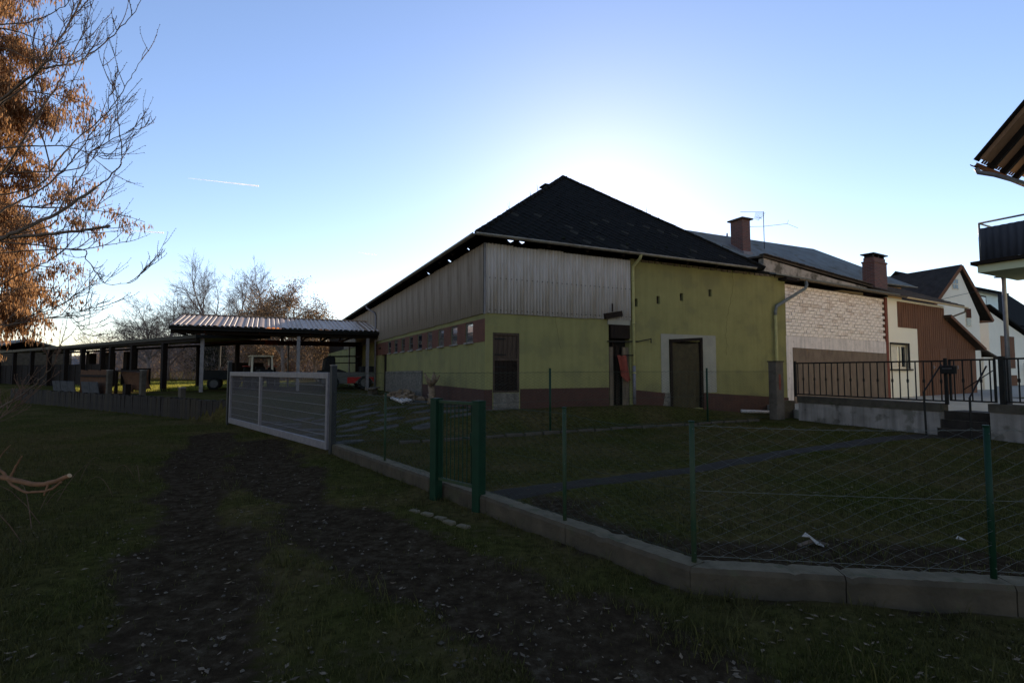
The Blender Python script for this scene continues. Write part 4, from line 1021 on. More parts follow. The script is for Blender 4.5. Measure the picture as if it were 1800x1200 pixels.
chain_link('chain_link_fence', PA, PD, WZ, 1.06, .088, .0017, M_wire, 'coarse wire mesh between the bend post and right green post', None, .02)
chain_link('chain_link_fence', PB, PA, WZ, 1.06, .075, .0016, M_green_wire, 'sagging wire mesh between the two thin green posts right of the gate', None, .05)
chain_link('chain_link_fence', (-0.35, 6.42), PB, WZ, 1.06, .075, .0016, M_green_wire, 'wire mesh running from the green garden gate to a thin post')
chain_link('chain_link_fence', PC, (-1.07, 7.08), WZ, 1.06, .075, .0018, M_green_wire, 'wire mesh just left of the green garden gate')
chain_link('chain_link_fence', (-3.70, 10.72), PC, WZ, 1.06, .075, .002, M_green_wire, 'wire mesh beside the white driveway gate')
chain_link('chain_link_fence', PD, (9.4, 2.95), WZ, 1.06, .088, .0017, M_wire, 'wire mesh leaving the photo at the right edge')
# tall fence in front of the barn
FB0 = (-3.70, 10.95); FB1 = (8.42, 16.70)
def bz(p): return gz(p.x, p.y, False) + .02
chain_link('tall_chain_link_fence', FB0, FB1, .13, 1.50, .075, .0032, M_green_wire, 'tall green wire fence in front of the yellow barn wall', bz)
for (u, lab) in ((.385, 'tall dark green post in front of the barn hatch door'), (.785, 'tall dark green post in front of the curtained barn door')):
    x = FB0[0] + (FB1[0] - FB0[0]) * u; y = FB0[1] + (FB1[1] - FB0[1]) * u
    fpost('tall_fence_post', x, y - .03, gz(x, y, False), 1.62, .028, lab, 'posts of the tall wire fence', M_green)
# thin dark stone edge below the tall fence
ke = empty('bed_edging', (0, 0, 0), 0, 'low dark stone edging along the foot of the tall fence', 'edging')
for k in range(22):
    u = .12 + k * .038; x = FB0[0] + (FB1[0] - FB0[0]) * u; y = FB0[1] + (FB1[1] - FB0[1]) * u - .22
    z = gz(x, y, False); me_ = MB().box(-.225, .225, -.05, .05, -.1, .06 + rng.uniform(-.015, .015))
    o = me_.build('edge_stone', M_conc_dark, ke, bevel=.01); o.location = (x, y, z); o.rotation_euler = (R(rng.uniform(-3, 3)), R(rng.uniform(-2, 2)), R(25.5 + rng.uniform(-2, 2)))

# ------------------------------------------------------------------ green garden gate
gA = Vector((-1.02, 7.02, 0)); gB = Vector((-0.41, 6.44, 0)); gd = (gB - gA).normalized()
ga = math.atan2(gd.y, gd.x)
gg = empty('garden_gate', (gA.x, gA.y, WZ), ga, 'small green metal garden gate with upright bars', 'gate')
W_ = (gB - gA).length
for x, nm in ((0, 'gate_post'), (W_, 'gate_post')):
    p_ = MB().box(x - .062, x + .062, -.062, .062, -.35, 1.13).build(nm, M_green, gg, bevel=.006)
    MB().box(x - .066, x + .066, -.066, .066, 1.13, 1.142).build('post_cap', M_green, p_)
    pass
MB().box(.065, W_ - .065, -.02, .02, 1.08, 1.12).build('top_bar', M_green_old, gg, bevel=.005)
MB().box(.065, W_ - .065, -.02, .02, .06, .10).build('bottom_bar', M_green_old, gg, bevel=.005)
MB().box(.065, .10, -.02, .02, .10, 1.08).build('gate_stile', M_green, gg); MB().box(W_ - .10, W_ - .065, -.02, .02, .10, 1.08).build('gate_stile', M_green, gg)
me_ = MB().tube([(0, 0, .10), (0, 0, 1.08)], .007, 6).mesh('upright_bar', M_green)
for k in range(8): inst('upright_bar', me_, gg, (.14 + (W_ - .28) * k / 7, 0, 0))
MB().box(W_ - .13, W_ - .06, -.035, .035, .58, .74).tube([(W_ - .10, -.09, .68), (W_ - .20, -.09, .68)], .008, 6).build('lock_box', M_green, gg)
ts = empty('threshold_stones', (-0.95, 6.42, 0), ga, 'row of pale rough stones on the ground before the green gate', 'stones')
for k in range(5):
    s_ = MB().box(-.085, .085, -.04, .04, -.05, .022 + .008 * (k % 2)).build('stone', M_kerb_top, ts, bevel=.012)
    s_.location = (-.18 + k * .22, -.16 + .02 * (k % 3), gz(-1.0 + k * .15, 6.3) + .0); s_.rotation_euler = (R(4), R(-3), R(5 * (k % 3 - 1)))

# ------------------------------------------------------------------ white driveway gate
dA = Vector((GR[0], GR[1], 0)); dB = Vector((GL[0], GL[1], 0)); dd = (dB - dA); DL = dd.length; da = math.atan2(dd.y, dd.x)
dg_ = empty('driveway_gate', (dA.x, dA.y, 0), da, 'long pale grey sliding gate with framed wire infill', 'gate')
zb_, zt_ = .05, 1.66
fr_ = MB().box(.06, DL - .06, -.03, .03, zt_ - .13, zt_).box(.06, DL - .06, -.035, .035, zb_, zb_ + .16)
fr_.box(.06, .16, -.03, .03, zb_ + .16, zt_ - .13).box(DL - .16, DL - .06, -.03, .03, zb_ + .16, zt_ - .13)
fr_.build('gate_frame', M_galv, dg_, bevel=.006)
MB().box(4.55, 4.67, -.028, .028, zb_ + .16, zt_ - .13).build('middle_stile', M_galv, dg_)
for k in range(6):
    z = zb_ + .16 + (zt_ - zb_ - .29) * (k + .6) / 6.3
    MB().box(.16, 4.55, -.012, -.004, z - .006, z + .006).box(4.67, DL - .16, -.012, -.004, z - .006, z + .006).build('cross_wire', M_galv, dg_)
vw = MB(); x = .20
while x < DL - .2:
    if not 4.53 < x < 4.70: vw.box(x - .0028, x + .0028, -.0028, .0028, zb_ + .16, zt_ - .13)
    x += .05
o = vw.build('upright_wires', M_infill, dg_); o['kind'] = 'stuff'
gpz = empty('gate_post', (dA.x + .10, dA.y - .09, 0), da, 'dark grey steel post at the right end of the long gate', 'post', 'dark posts of the driveway gate')
MB().box(-.055, .055, -.055, .055, -.3, 1.80).build('shaft', M_anthracite, gpz, bevel=.005); MB().box(-.058, .058, -.058, .058, 1.80, 1.82).build('cap', M_galv_post, gpz)
gpz = empty('gate_post', (dB.x - .06, dB.y + .07, 0), da, 'dark grey steel post at the left end of the long gate', 'post', 'dark posts of the driveway gate')
MB().box(-.055, .055, -.055, .055, -.3, 1.98).build('shaft', M_anthracite, gpz, bevel=.005); MB().box(-.058, .058, -.058, .058, 1.98, 2.0).build('cap', M_galv_post, gpz)

# ------------------------------------------------------------------ palisade wall on the left with its posts
pw_ = empty('palisade_wall', (0, 0, 0), 0, 'low retaining wall of upright concrete palisades left of the gate', 'wall')
pms = [MB().box(-.085, .085, -.07, .07, -.25, .70).mesh('palisade', M_step), MB().box(-.085, .085, -.07, .07, -.25, .70).mesh('palisade', mat('pale_palisade', (.044, .037, .030), (.028, .024, .020), scale=4, bump=.5, bscale=20))]
cntp = 0
for a, b_ in zip(PAL[:4], PAL[1:5]):
    a = Vector((*a, 0)); b_ = Vector((*b_, 0)); L = (b_ - a).length; n = int(L / .178); an_ = math.atan2(b_.y - a.y, b_.x - a.x)
    for k in range(n):
        p = a.lerp(b_, (k + .5) / n); h_ = -.0 + rng.uniform(-.04, .03)
        inst('palisade', pms[int(rng.random() < .45)], pw_, (p.x, p.y, h_), (R(rng.uniform(-1.5, 1.5)), R(rng.uniform(-1.2, 1.2)), an_)); cntp += 1
def on_pal(t):
    d = t
    for a, b_ in zip(PAL[:-1], PAL[1:]):
        a = Vector((*a, 0)); b_ = Vector((*b_, 0)); L = (b_ - a).length
        if d <= L: return a.lerp(b_, d / L), math.atan2(b_.y - a.y, b_.x - a.x)
        d -= L
PALG = 'concrete posts behind the palisade wall'
for t, h_, lab in ((3.7, 1.1, 'short concrete post on the palisade wall nearest the long gate'), (6.9, 1.75, 'concrete post on the palisade wall beside the hay-brown tarp'), (10.1, 1.75, 'concrete post at the right end of the brown board pen')):
    p, an_ = on_pal(t); o = empty('yard_post', (p.x + .12, p.y + .22, .3), an_, lab, 'post', PALG)
    MB().box(-.10, .10, -.09, .09, -.35, h_ - .35).build('shaft', M_conc_dark, o, bevel=.012); MB().box(-.105, .105, -.095, .095, h_ - .35, h_ - .32).build('cap', M_concrete, o)
# board pen and leaning panels
p, an_ = on_pal(11.7)
pen = empty('board_pen', (p.x, p.y + .45, .3), an_, 'brown board partition standing behind the palisade wall', 'partition')
for k in range(12): 
    o = MB().box(-1.75 + k * .29, -1.75 + k * .29 + .28, -.02, .02, 0, 1.42 + rng.uniform(-.03, .03)).build('board', M_tarp, pen)
MB().box(-1.75, 1.73, .02, .08, .25, .35).box(-1.75, 1.73, .02, .08, 1.1, 1.2).build('rail', M_wood_dark, pen)
for t, w_, lab in ((11.6, .95, 'pale grey panel pair leaning on the brown boards'), (14.2, .85, 'pale bluish panel pair leaning left of the brown boards'), (15.6, .5, 'narrow dull panel leaning in the shade left of the pale panels')):
    p, an_ = on_pal(t); o = empty('leaning_panel', (p.x, p.y + .24, .28), an_, lab, 'panel', 'panels leaning on the pen')
    for k in range(2):
        q_ = MB().box(-w_ + k * w_, -.04 + k * w_, 0, .03, 0, .92).build('sheet', M_panel_dull, o); q_.rotation_euler = (R(-8), 0, 0)
p, an_ = on_pal(8.4)
tr_ = empty('covered_stack', (p.x, p.y + .6, .62), an_, 'brown sheet draped over a frame behind the palisade wall', 'cover')
cm = MB(); nu, nv = 22, 10
for j in range(nv + 1):
    for i in range(nu + 1):
        u, v = i / nu, j / nv; xx = -1.35 + 2.7 * u; zz = 1.12 - .85 * v - .1 * math.sin(u * 3.1) * (1 - v) + .05 * math.sin(u * 11) * v - (.14 if .55 < u < .75 else 0) * v
        cm.v.append((xx, -.15 + .08 * math.sin(u * 9 + v * 3) - .12 * v, zz))
for j in range(nv):
    for i in range(nu): a = j * (nu + 1) + i; cm.f.append((a, a + nu + 1, a + nu + 2, a + 1))
cv = cm.build('sheet', M_tarp, tr_, smooth=True); so = cv.modifiers.new('thick', 'SOLIDIFY'); so.thickness = .02
MB().box(-1.3, -1.2, 0, .1, -.1, 1.1).box(1.2, 1.3, 0, .1, -.1, 1.1).box(-1.3, 1.3, 0, .1, 1.03, 1.1).box(-.1, .2, 0, .2, -.1, .5).build('support_frame', M_wood_dark, tr_)

# ------------------------------------------------------------------ carport
CA = 25.54
ct = empty('carport', (-15.7, 24.2, .6), R(CA), 'open carport with ribbed metal roof on grey steel posts', 'carport')
CF = frame(-15.7, 24.2, CA)
Zc = lambda z: z - .6
def trap_sheet(w, L, pitch=.222, hgt=.05):
    mb = MB(); xs_ = []
    n = int(round(w / pitch))
    for k in range(n):
        for dx, z in ((0, 0), (.055, 0), (.09, hgt), (.187, hgt)): xs_.append((k * pitch + dx * pitch / .222, z))
    xs_.append((w, 0))
    for x, z in xs_: mb.v += [(x, 0, z), (x, L, z), (x, 0, z - .004), (x, L, z - .004)]
    for k in range(len(xs_) - 1): a = k * 4; mb.f += [(a, a + 4, a + 5, a + 1), (a + 2, a + 3, a + 7, a + 6), (a, a + 2, a + 6, a + 4)]
    return mb
sl = math.atan2(.86, 4.0); Lr = math.hypot(4.0, .86) + .03
ts_me = trap_sheet(.999, Lr, .222).mesh('roof_sheet', M_trap)
sky_me = trap_sheet(.999, 1.0, .222).mesh('sunglow_sheet', M_sunglow)
for k in range(10):
    inst('roof_sheet', ts_me, ct, (-.3 + k * .999 - .0, -.4, Zc(3.80)), (sl, 0, 0))
    # rear slope: two bays get an added translucent sheet that glows as a sunlit spot
    if k not in (4, 7): inst('roof_sheet', ts_me, ct, (-.3 + (k + 1) * .999, 7.6 + .0, Zc(3.80)), (sl, 0, R(180)))
    else:
        ya = MB(); short = trap_sheet(.999, 1.25, .222).mesh('roof_sheet', M_trap)
        for yy, me2 in ((0, short), (1.25, sky_me), (2.25, trap_sheet(.999, Lr - 2.25, .222).mesh('roof_sheet', M_trap))):
            inst('roof_sheet' if me2 is not sky_me else 'sunglow_sheet', me2, ct, (-.3 + (k + 1) * .999, 7.6 - yy * math.cos(sl), Zc(3.80) + yy * math.sin(sl)), (sl, 0, R(180)))
MB().bar((-.35, 3.6, Zc(4.70)), (9.75, 3.6, Zc(4.70)), .34, .03).build('ridge_flashing', M_trap, ct)
MB().box(-.32, 9.7, -.42, -.30, Zc(3.60), Zc(3.76)).build('front_fascia', M_black, ct)
g = MB(); half_gutter(g, (-.3, -.50, Zc(3.78)), (9.7, -.50, Zc(3.74)), .065); g.build('gutter', M_anthracite, ct, smooth=True)
MB().box(-.3, 9.6, -.05, .1, Zc(3.44), Zc(3.66)).build('front_beam', M_wood_dark, ct)
MB().box(-.3, 9.6, 7.2, 7.36, Zc(3.30), Zc(3.60)).build('rear_beam', M_wood_rust, ct)
for k in range(9):
    x = -.1 + k * 1.18; MB().bar((x, -.3, Zc(3.70)), (x, 3.6, Zc(4.56)), .08, .14).bar((x, 7.5, Zc(3.70)), (x, 3.6, Zc(4.56)), .08, .14).bar((x, -.05, Zc(3.58)), (x, 7.3, Zc(3.58)), .06, .12).build('truss', M_wood_rust if k % 2 else M_wood_dark, ct)
for k in range(4): MB().box(-.3, 9.6, .8 + k * 1.0 - .03, .8 + k + .03, Zc(3.80 + k * .215), Zc(3.86 + k * .215)).build('purlin', M_wood_dark, ct)
for x in (1.0, 5.25, 8.72): MB().box(x - .08, x + .08, -.06, .10, Zc(.4), Zc(3.44)).build('post', M_galv_post, ct)
for x in (1.24, 5.05, 8.8): MB().tube([(x, 7.28, Zc(.4)), (x, 7.28, Zc(3.3))], .05, 8).build('rear_post', M_galv_post, ct)
MB().box(8.9, 9.55, 5.2, 5.35, Zc(.4), Zc(3.5)).build('partition', M_wood_dark, ct)

# ------------------------------------------------------------------ long open shed on the left
SA = 147.0
sd_ = empty('open_shed', (-15.0, 24.8, .6), R(SA), 'long dark open shed with flat roof on timber posts', 'shed')
# local x runs to the left and away, local -y is behind
MB().slab([(-.6, .5, 2.78), (33, .5, 2.62), (33, -3.2, 2.85), (-.6, -3.2, 2.95)], .16).build('roof', M_black, sd_)
MB().box(-.5, 33, .28, .42, 2.46, 2.62).build('front_beam', M_wood_dark, sd_); MB().box(-.5, 33, -3.0, -2.86, 2.5, 2.62).build('rear_beam', M_wood_dark, sd_)
for k, x in enumerate((2.9, 6.5, 9.3, 10.6, 13.6, 16.4, 19.5, 23, 27, 31)):
    MB().box(x - .11, x + .11, .2, .42, -.25, 2.46).build('post', M_wood_dark, sd_)
for k in range(8):
    x = 2 + k * 4.2; MB().box(x - .09, x + .09, -3.0, -2.84, -.25, 2.5).build('rear_post', M_wood_dark, sd_)
for k in range(36):
    x = 9.4 + k * .66; MB().box(x, x + .64, .08 + .02 * (k % 2), .12 + .02 * (k % 2), -.2, 1.50 + rng.uniform(-.02, .02)).build('wall_board', M_wood_dark, sd_)
for k in range(14):
    x = 12 + k * 1.5; 
    if k not in (3, 4, 9): MB().box(x, x + 1.48, -2.8, -2.76, -.2, 1.25).build('rear_board', M_wood_dark, sd_)
for x in (12.2, 15.0, 18.2): MB().box(x, x + .5, -1.9, -1.5, -.2, 2.3).build('inner_post', M_wood_dark, sd_)

fb = empty('far_barn', (-78, 78, .5), R(150), 'low grey farm roof far behind the shed at left', 'building')
MB().box(-12, 10, -5, 5, 0, 4.0).build('wall', M_conc_dark, fb); MB().slab([(-12.5, 5.4, 4.0), (10.5, 5.4, 4.0), (10.5, 0, 5.6), (-12.5, 0, 5.6)], .2).slab([(-12.5, -5.4, 4.0), (10.5, -5.4, 4.0), (10.5, 0, 5.6), (-12.5, 0, 5.6)], .2).build('roof', M_tile_grey, fb)

# ------------------------------------------------------------------ vehicles under the carport
def wheel(root, x, y, z, r, w, name='wheel'):
    t_ = MB(); pts = []
    n = 20; prof_ = [(r * .62, -w / 2), (r * .95, -w / 2), (r, -w * .3), (r, w * .3), (r * .95, w / 2), (r * .62, w / 2)]
    for k in range(n):
        a = 2 * math.pi * k / n
        for rr_, yy in prof_: t_.v.append((x + rr_ * math.cos(a), y + yy, z + rr_ * math.sin(a)))
    for k in range(n):
        for e in range(5): u = k * 6 + e; v = ((k + 1) % n) * 6 + e; t_.f.append((u, u + 1, v + 1, v))
    wh = t_.build(name, M_tyre, root, smooth=True)
    h_ = MB().tube([(x, y - w * .36, z), (x, y + w * .36, z)], r * .63, 18).tube([(x, y - w * .5, z), (x, y + w * .5, z)], r * .2, 10)
    h_.build('rim', M_rim, wh)
    return wh
gzc = .66
ve = empty('offroad_vehicle', (*CF(6.5, 2.0)[:2], gzc), R(CA), 'dark open-topped off-road vehicle with red lower body under carport', 'vehicle')
MB().prism([(0, .32), (3.6, .32), (3.6, .95), (0, .95)], -.8, .8).build('body', M_greybody, ve, bevel=.03)
MB().prism([(1.35, .34), (1.75, .34), (2.0, .62), (2.6, .62), (2.85, .34), (3.64, .34), (3.64, .66), (1.35, .68)], -.84, -.801).prism([(1.35, .34), (3.64, .34), (3.64, .66), (1.35, .68)], .801, .84).build('red_side_panel', M_redbody, ve)
MB().prism([(-.1, .5), (1.3, .5), (1.3, .98), (.9, 1.12), (-.1, 1.05)], -.78, .78).build('bonnet', M_blackbody, ve, bevel=.03)
MB().prism([(.15, 1.05), (.75, 1.06), (.72, 1.75), (.45, 1.86), (.22, 1.72)], -.72, .72).build('seat_block', M_blackbody, ve, bevel=.05)
cg_ = MB()
for y in (-.72, .72): cg_.tube([(.4, y, .95), (.45, y, 1.82), (2.1, y, 1.86), (2.15, y, .95)], .03, 6).tube([(.42, y, 1.45), (2.12, y, 1.48)], .022, 6)
for x in (.45, 1.3, 2.1): cg_.tube([(x, -.72, 1.84), (x, .72, 1.84)], .03, 6)
cg_.build('roll_cage', M_black, ve); MB().box(2.2, 3.62, -.82, .82, .95, 1.28).build('load_bed', M_blackbody, ve, bevel=.02)
for x in (.55, 2.30):
    for y in (-.74, .74): wheel(ve, x, y, .37, .37, .24)
MB().box(-.16, -.1, -.7, .7, .42, .56).build('bumper', M_galv_post, ve); MB().tube([(-.12, -.55, .8), (-.08, -.55, .8)], .09, 10).build('headlight', M_glass, ve); MB().tube([(-.12, .55, .8), (-.08, .55, .8)], .09, 10).build('headlight', M_glass, ve)

tc_ = empty('tractor', (*CF(3.55, 3.2)[:2], gzc), R(CA + 8), 'old tractor with white cab frame parked under the carport', 'tractor')
MB().box(-.32, .32, -1.9, -.3, .65, 1.10).build('bonnet', M_blackbody, tc_, bevel=.06); MB().box(-.25, .25, -.4, 1.2, .45, .85).build('chassis', M_black, tc_)
cb = MB()
for x in (-.52, .52):
    cb.bar((x, -.28, .85), (x * .93, -.16, 1.80), .11, .09); cb.bar((x, .95, .85), (x * .93, .85, 1.80), .08, .08)
cb.box(-.58, .58, -.24, 1.0, 1.80, 1.88); cab = cb.build('cab_frame', M_whitepaint, tc_)
MB().bar((-.46, -.23, .98), (.46, -.23, .98), .05, .06).bar((-.44, -.16, 1.72), (.44, -.16, 1.72), .05, .06).bar((-.44, -.2, 1.0), (-.42, -.15, 1.72), .05, .05).bar((.44, -.2, 1.0), (.42, -.15, 1.72), .05, .05).build('windscreen_frame', M_black, cab)
MB().tube([(0, -.05, 1.35), (.28, -.10, 1.55)], .008, 4).tube([(-.18, 0, 1.2), (0, .0, 1.38), (.18, 0, 1.2), (0, 0, 1.1), (-.18, 0, 1.2)], .015, 5).build('steering_wheel', M_black, tc_)
MB().box(-.24, .24, .35, .75, .85, 1.25).build('seat', M_blackbody, tc_, bevel=.04)
for sx in (-1, 1):
    def axle_wheel(y, r, w):
        wh = wheel(tc_, 0, 0, 0, r, w); wh.rotation_euler = (0, 0, R(90)); wh.location = (sx * (.62 if r > .5 else .55), y, r)
    axle_wheel(.75, .62, .34); axle_wheel(-1.5, .40, .20)
    MB().box(sx * .62 - .2, sx * .62 + .2, .2, 1.3, 1.26, 1.30).build('mudguard', M_redbody, tc_)

tn = empty('box_trailer', (*CF(.9, 4.4)[:2], gzc), R(CA), 'dark box trailer standing at the left under the carport', 'trailer')
MB().box(-.2, 1.0, -.8, .8, .55, 1.05).build('box', M_blackbody, tn, bevel=.02); MB().bar((1.0, 0, .5), (2.0, 0, .45), .08, .08).build('drawbar', M_black, tn)
for y in (-.85, .85): wheel(tn, .35, y, .33, .33, .2)
MB().tube([(1.85, 0, .45), (1.85, 0, -.0)], .03, 6).build('jockey_leg', M_black, tn)
hw = empty('hay_wagon', (*CF(2.7, 6.2)[:2], gzc), R(CA), 'dark high-sided wagon behind the tractor under the carport', 'wagon')
MB().box(-.9, .95, -.7, .7, .78, 1.5).build('side_boards', M_wood_dark, hw); MB().box(-.95, 1.0, -.75, .75, .62, .78).build('bed', M_black, hw)
for x in (-.6, .65):
    for y in (-.72, .72): wheel(hw, x, y, .35, .35, .18)

# ------------------------------------------------------------------ loose things in the yard
rc = empty('red_cloth', BF(4.38, -.1, 0), R(BA), 'red cloth hung over the boards of the barn niche', 'cloth')
cm = MB(); nu, nv = 18, 18
for j in range(nv + 1):
    for i in range(nu + 1):
        u, v = i / nu, j / nv
        x = .08 + .36 * u + .10 * v * u + .05 * v; z = 2.18 - .60 * v * (.8 + .35 * math.sin(u * 2.6)) - .22 * u * v + .03 * math.sin(u * 9) * v
        cm.v.append((x, -.04 - .05 * math.sin(u * 10 + v * 2) * (.3 + v) - .04 * v, z))
for j in range(nv):
    for i in range(nu): a = j * (nu + 1) + i; cm.f.append((a, a + nu + 1, a + nu + 2, a + 1))
o = cm.build('drape', M_redcloth, rc, smooth=True); so = o.modifiers.new('thick', 'SOLIDIFY'); so.thickness = .01
MB().bar((0, -.02, 2.17), (.72, -.02, 2.19), .03, .04).build('hanging_bar', M_wood_dark, rc)

p1 = BF(9.35, -.62); p2 = BF(11.35, -.78)
wp = empty('white_pipe', (p1[0], p1[1], gz(p1[0], p1[1]) + .06), math.atan2(p2[1] - p1[1], p2[0] - p1[0]), 'long white plastic pipe lying along the foot of the yellow wall', 'pipe')
zz2 = gz(p2[0], p2[1]) - gz(p1[0], p1[1]); LL = math.hypot(p2[0] - p1[0], p2[1] - p1[1])
MB().tube([(0, 0, 0), (LL, 0, zz2)], .055, 12).build('pipe_body', M_pvc, wp, smooth=True); MB().tube([(LL - .12, 0, zz2 * .94), (LL + .03, 0, zz2)], .065, 12).build('socket', M_pvc, wp, smooth=True)

PG2 = 'pale pipes heaped by the barn side wall'
for k, lab in enumerate(('nearest pale plastic pipe on the ground beside the firewood', 'middle pale plastic pipe of the three beside the firewood', 'rear pale plastic pipe lowest against the firewood heap')):
    x0, y0, _ = BF(-1.35 + .16 * k, 3.9 + .12 * k); x1, y1, _ = BF(-1.25 + .16 * k, 6.1 + .2 * k)
    z0 = gz(x0, y0) + .07; z1 = gz(x1, y1) + .07
    o = empty('pale_pipe', (x0, y0, z0), 0, lab, 'pipe', PG2)
    MB().tube([(0, 0, 0), (x1 - x0, y1 - y0, z1 - z0)], .06, 10).build('pipe_body', M_pvc, o, smooth=True); MB().tube([(0, 0, 0), ((x1 - x0) * .01, (y1 - y0) * .01, 0)], .045, 10).build('open_end', M_darkvoid, o)
fwd = empty('firewood_heap', (*BF(-.75, 6.4)[:2], gz(*BF(-.75, 6.4)[:2])), R(BA), 'heap of split firewood against the stone base of the barn', 'firewood')
for k in range(46):
    r_ = rng.uniform(.05, .09); L = rng.uniform(.22, .34); a = rng.uniform(0, 6.28); rr_ = rng.random() ** .6
    px, py = rng.uniform(-.45, .4), rng.uniform(-1.8, 1.6); pz = .05 + .34 * (1 - abs(py) / 2.0) * (1 - abs(px)) * rng.uniform(.2, 1)
    q_ = MB().tube([(-L / 2, 0, 0), (L / 2, 0, 0)], r_, 5).build('log', M_firewood, fwd); q_.location = (px, py, pz); q_.rotation_euler = (rng.uniform(0, 3), rng.uniform(-.4, .4), a)
# upturned root stump beside the wall
x, y, _ = BF(-.55, 3.3)
su_ = empty('root_stump', (x, y, gz(x, y)), 0, 'upturned forked root stump leaning beside the barn plinth', 'stump')
sb = MB().tube([(0, 0, -.05), (.02, .02, .3), (-.03, .02, .6)], [.16, .12, .10], 9)
for a, l_, zz_ in ((.3, .45, .95), (1.4, .40, 1.05), (2.5, .5, .9), (3.6, .42, 1.02), (4.6, .5, .85), (5.5, .38, .98), (2.0, .7, .3), (5.0, .75, .25)):
    sb.tube([(-.02, .02, min(.55, zz_ - .1)), (.18 * math.cos(a), .18 * math.sin(a), zz_ - .15 if zz_ > .5 else .2), (l_ * .6 * math.cos(a), l_ * .6 * math.sin(a), zz_)], [.07, .05, .02], 6)
sb.build('root_body', M_firewood, su_, smooth=True)
fl = empty('flat_plank', (*BF(-1.3, 9.6)[:2], gz(*BF(-1.3, 9.6)[:2]) + .25), R(BA + 70), 'pale plank resting on blocks near the barn side wall', 'plank')
MB().box(-.9, .9, -.18, .18, 0, .05).build('board', M_wood_grey, fl); [MB().box(a_, a_ + .2, -.1, .1, -.25, 0).build('block', M_conc_dark, fl) for a_ in (-.7, .5)]

# worn slabs set in the driveway behind the gate
sl_c = []
for i in range(7):
    for j in range(6):
        dq = .6 + j * 1.12 + (i % 2) * .3; qq = .55 + i * .92
        sl_c.append((GR[0] + .739 * dq - .674 * qq + rng.uniform(-.12, .12), GR[1] + .674 * dq + .739 * qq + rng.uniform(-.12, .12)))
dsl = empty('driveway_slabs', (0, 0, 0), 0, 'scattered worn pale slabs sunk in the grass of the driveway', 'slabs')
for k, (x, y) in enumerate(sl_c):
    if rng.random() < .2: continue
    n = 9; rr_ = rng.uniform(.30, .44); mb = MB(); an_ = rng.uniform(-.3, .3) + .2
    ring = []
    for e in range(n):
        a = 2 * math.pi * e / n; r_ = rr_ * rng.uniform(.75, 1.1); px = 1.25 * r_ * math.cos(a); py = .62 * r_ * math.sin(a)
        qx = x + px * math.cos(an_) - py * math.sin(an_); qy = y + px * math.sin(an_) + py * math.cos(an_); ring.append((qx, qy, gz(qx, qy) + .028))
    low_ = [(px, py, pz - .08) for px, py, pz in ring]
    mb.v = ring + low_; mb.f = [tuple(range(n))] + [((e + 1) % n, e, e + n, (e + 1) % n + n) for e in range(n)]
    mb.build('slab', M_slab, dsl)
# litter on the garden bed
lp = empty('torn_paper', (2.73, 4.8, gz(2.73, 4.8)), .4, 'crumpled white torn paper on the bed behind the wire fence', 'litter')
a_ = MB(); a_.v = [(-.12, 0, .10), (-.03, .035, .115), (.02, 0, .07), (.035, -.03, .045), (.10, -.04, .012), (.06, -.08, .008), (.0, -.05, .03), (-.03, -.01, .085)]; a_.f = [(0, 7, 1), (1, 7, 2), (2, 7, 6, 3), (3, 6, 5, 4)]
o = a_.build('sheet', M_paper, lp); so = o.modifiers.new('thick', 'SOLIDIFY'); so.thickness = .006
MB().tube([(-.12, .04, .0), (.0, 0, .04), (.15, -.05, .0)], .018, 6).build('stick', M_bark, lp)
lq = empty('plastic_scrap', (4.13, 4.85, gz(4.13, 4.85) + .01), .2, 'small pale scrap on the garden bed near the right post', 'litter')
a_ = MB(); a_.v = [(-.05, .0, .02), (.0, .02, .035), (.06, -.01, .0), (.0, -.02, .01)]; a_.f = [(0, 3, 2, 1)]; o = a_.build('sheet', M_paper, lq); so = o.modifiers.new('thick', 'SOLIDIFY'); so.thickness = .004

# ------------------------------------------------------------------ trees
def rand_perp(d, rg):
    v = Vector((rg.uniform(-1, 1), rg.uniform(-1, 1), rg.uniform(-1, 1))); v = v - d * v.dot(d)
    return v.normalized() if v.length > 1e-4 else d.orthogonal().normalized()
def grow(mb, p, d, L, r, lev, rg, P, tips):
    """recursive branching; P = dict of habit"""
    n = 4 if lev < 2 else 3
    pts = [p.copy()]; rad = [r]; dd = d.copy()
    for k in range(n):
        dd = (dd + rand_perp(dd, rg) * P['wig'] + Vector((0, 0, P['up'][min(lev, len(P['up']) - 1)])) / n).normalized()
        pts.append(pts[-1] + dd * L / n); rad.append(max(r * (1 - .55 * (k + 1) / n), P['rmin']))
    mb.tube(pts, rad, 6 if lev == 0 else (4 if lev < 2 else 3), False)
    if lev >= P['lev']:
        tips.append((pts[-1], dd)); tips.append((pts[len(pts) // 2], dd)); return
    nb = P['nb'][lev]
    for k in range(nb):
        t = P['t0'][min(lev, len(P['t0']) - 1)] + (1 - P['t0'][min(lev, len(P['t0']) - 1)]) * (k + rg.uniform(.2, .9)) / nb
        i = min(int(t * n), n - 1); f = t * n - i
        q = pts[i].lerp(pts[i + 1], min(1, f)); base = (pts[i + 1] - pts[i]).normalized()
        ang = R(rg.uniform(*P['ang'])); nd = (base * math.cos(ang) + rand_perp(base, rg) * math.sin(ang)).normalized()
        grow(mb, q, nd, L * rg.uniform(*P['ls']) * (1.15 - .5 * t), max(rad[i] * .55, P['rmin']), lev + 1, rg, P, tips)
    grow(mb, pts[-1], dd, L * .6, rad[-1], lev + 1, rg, P, tips)
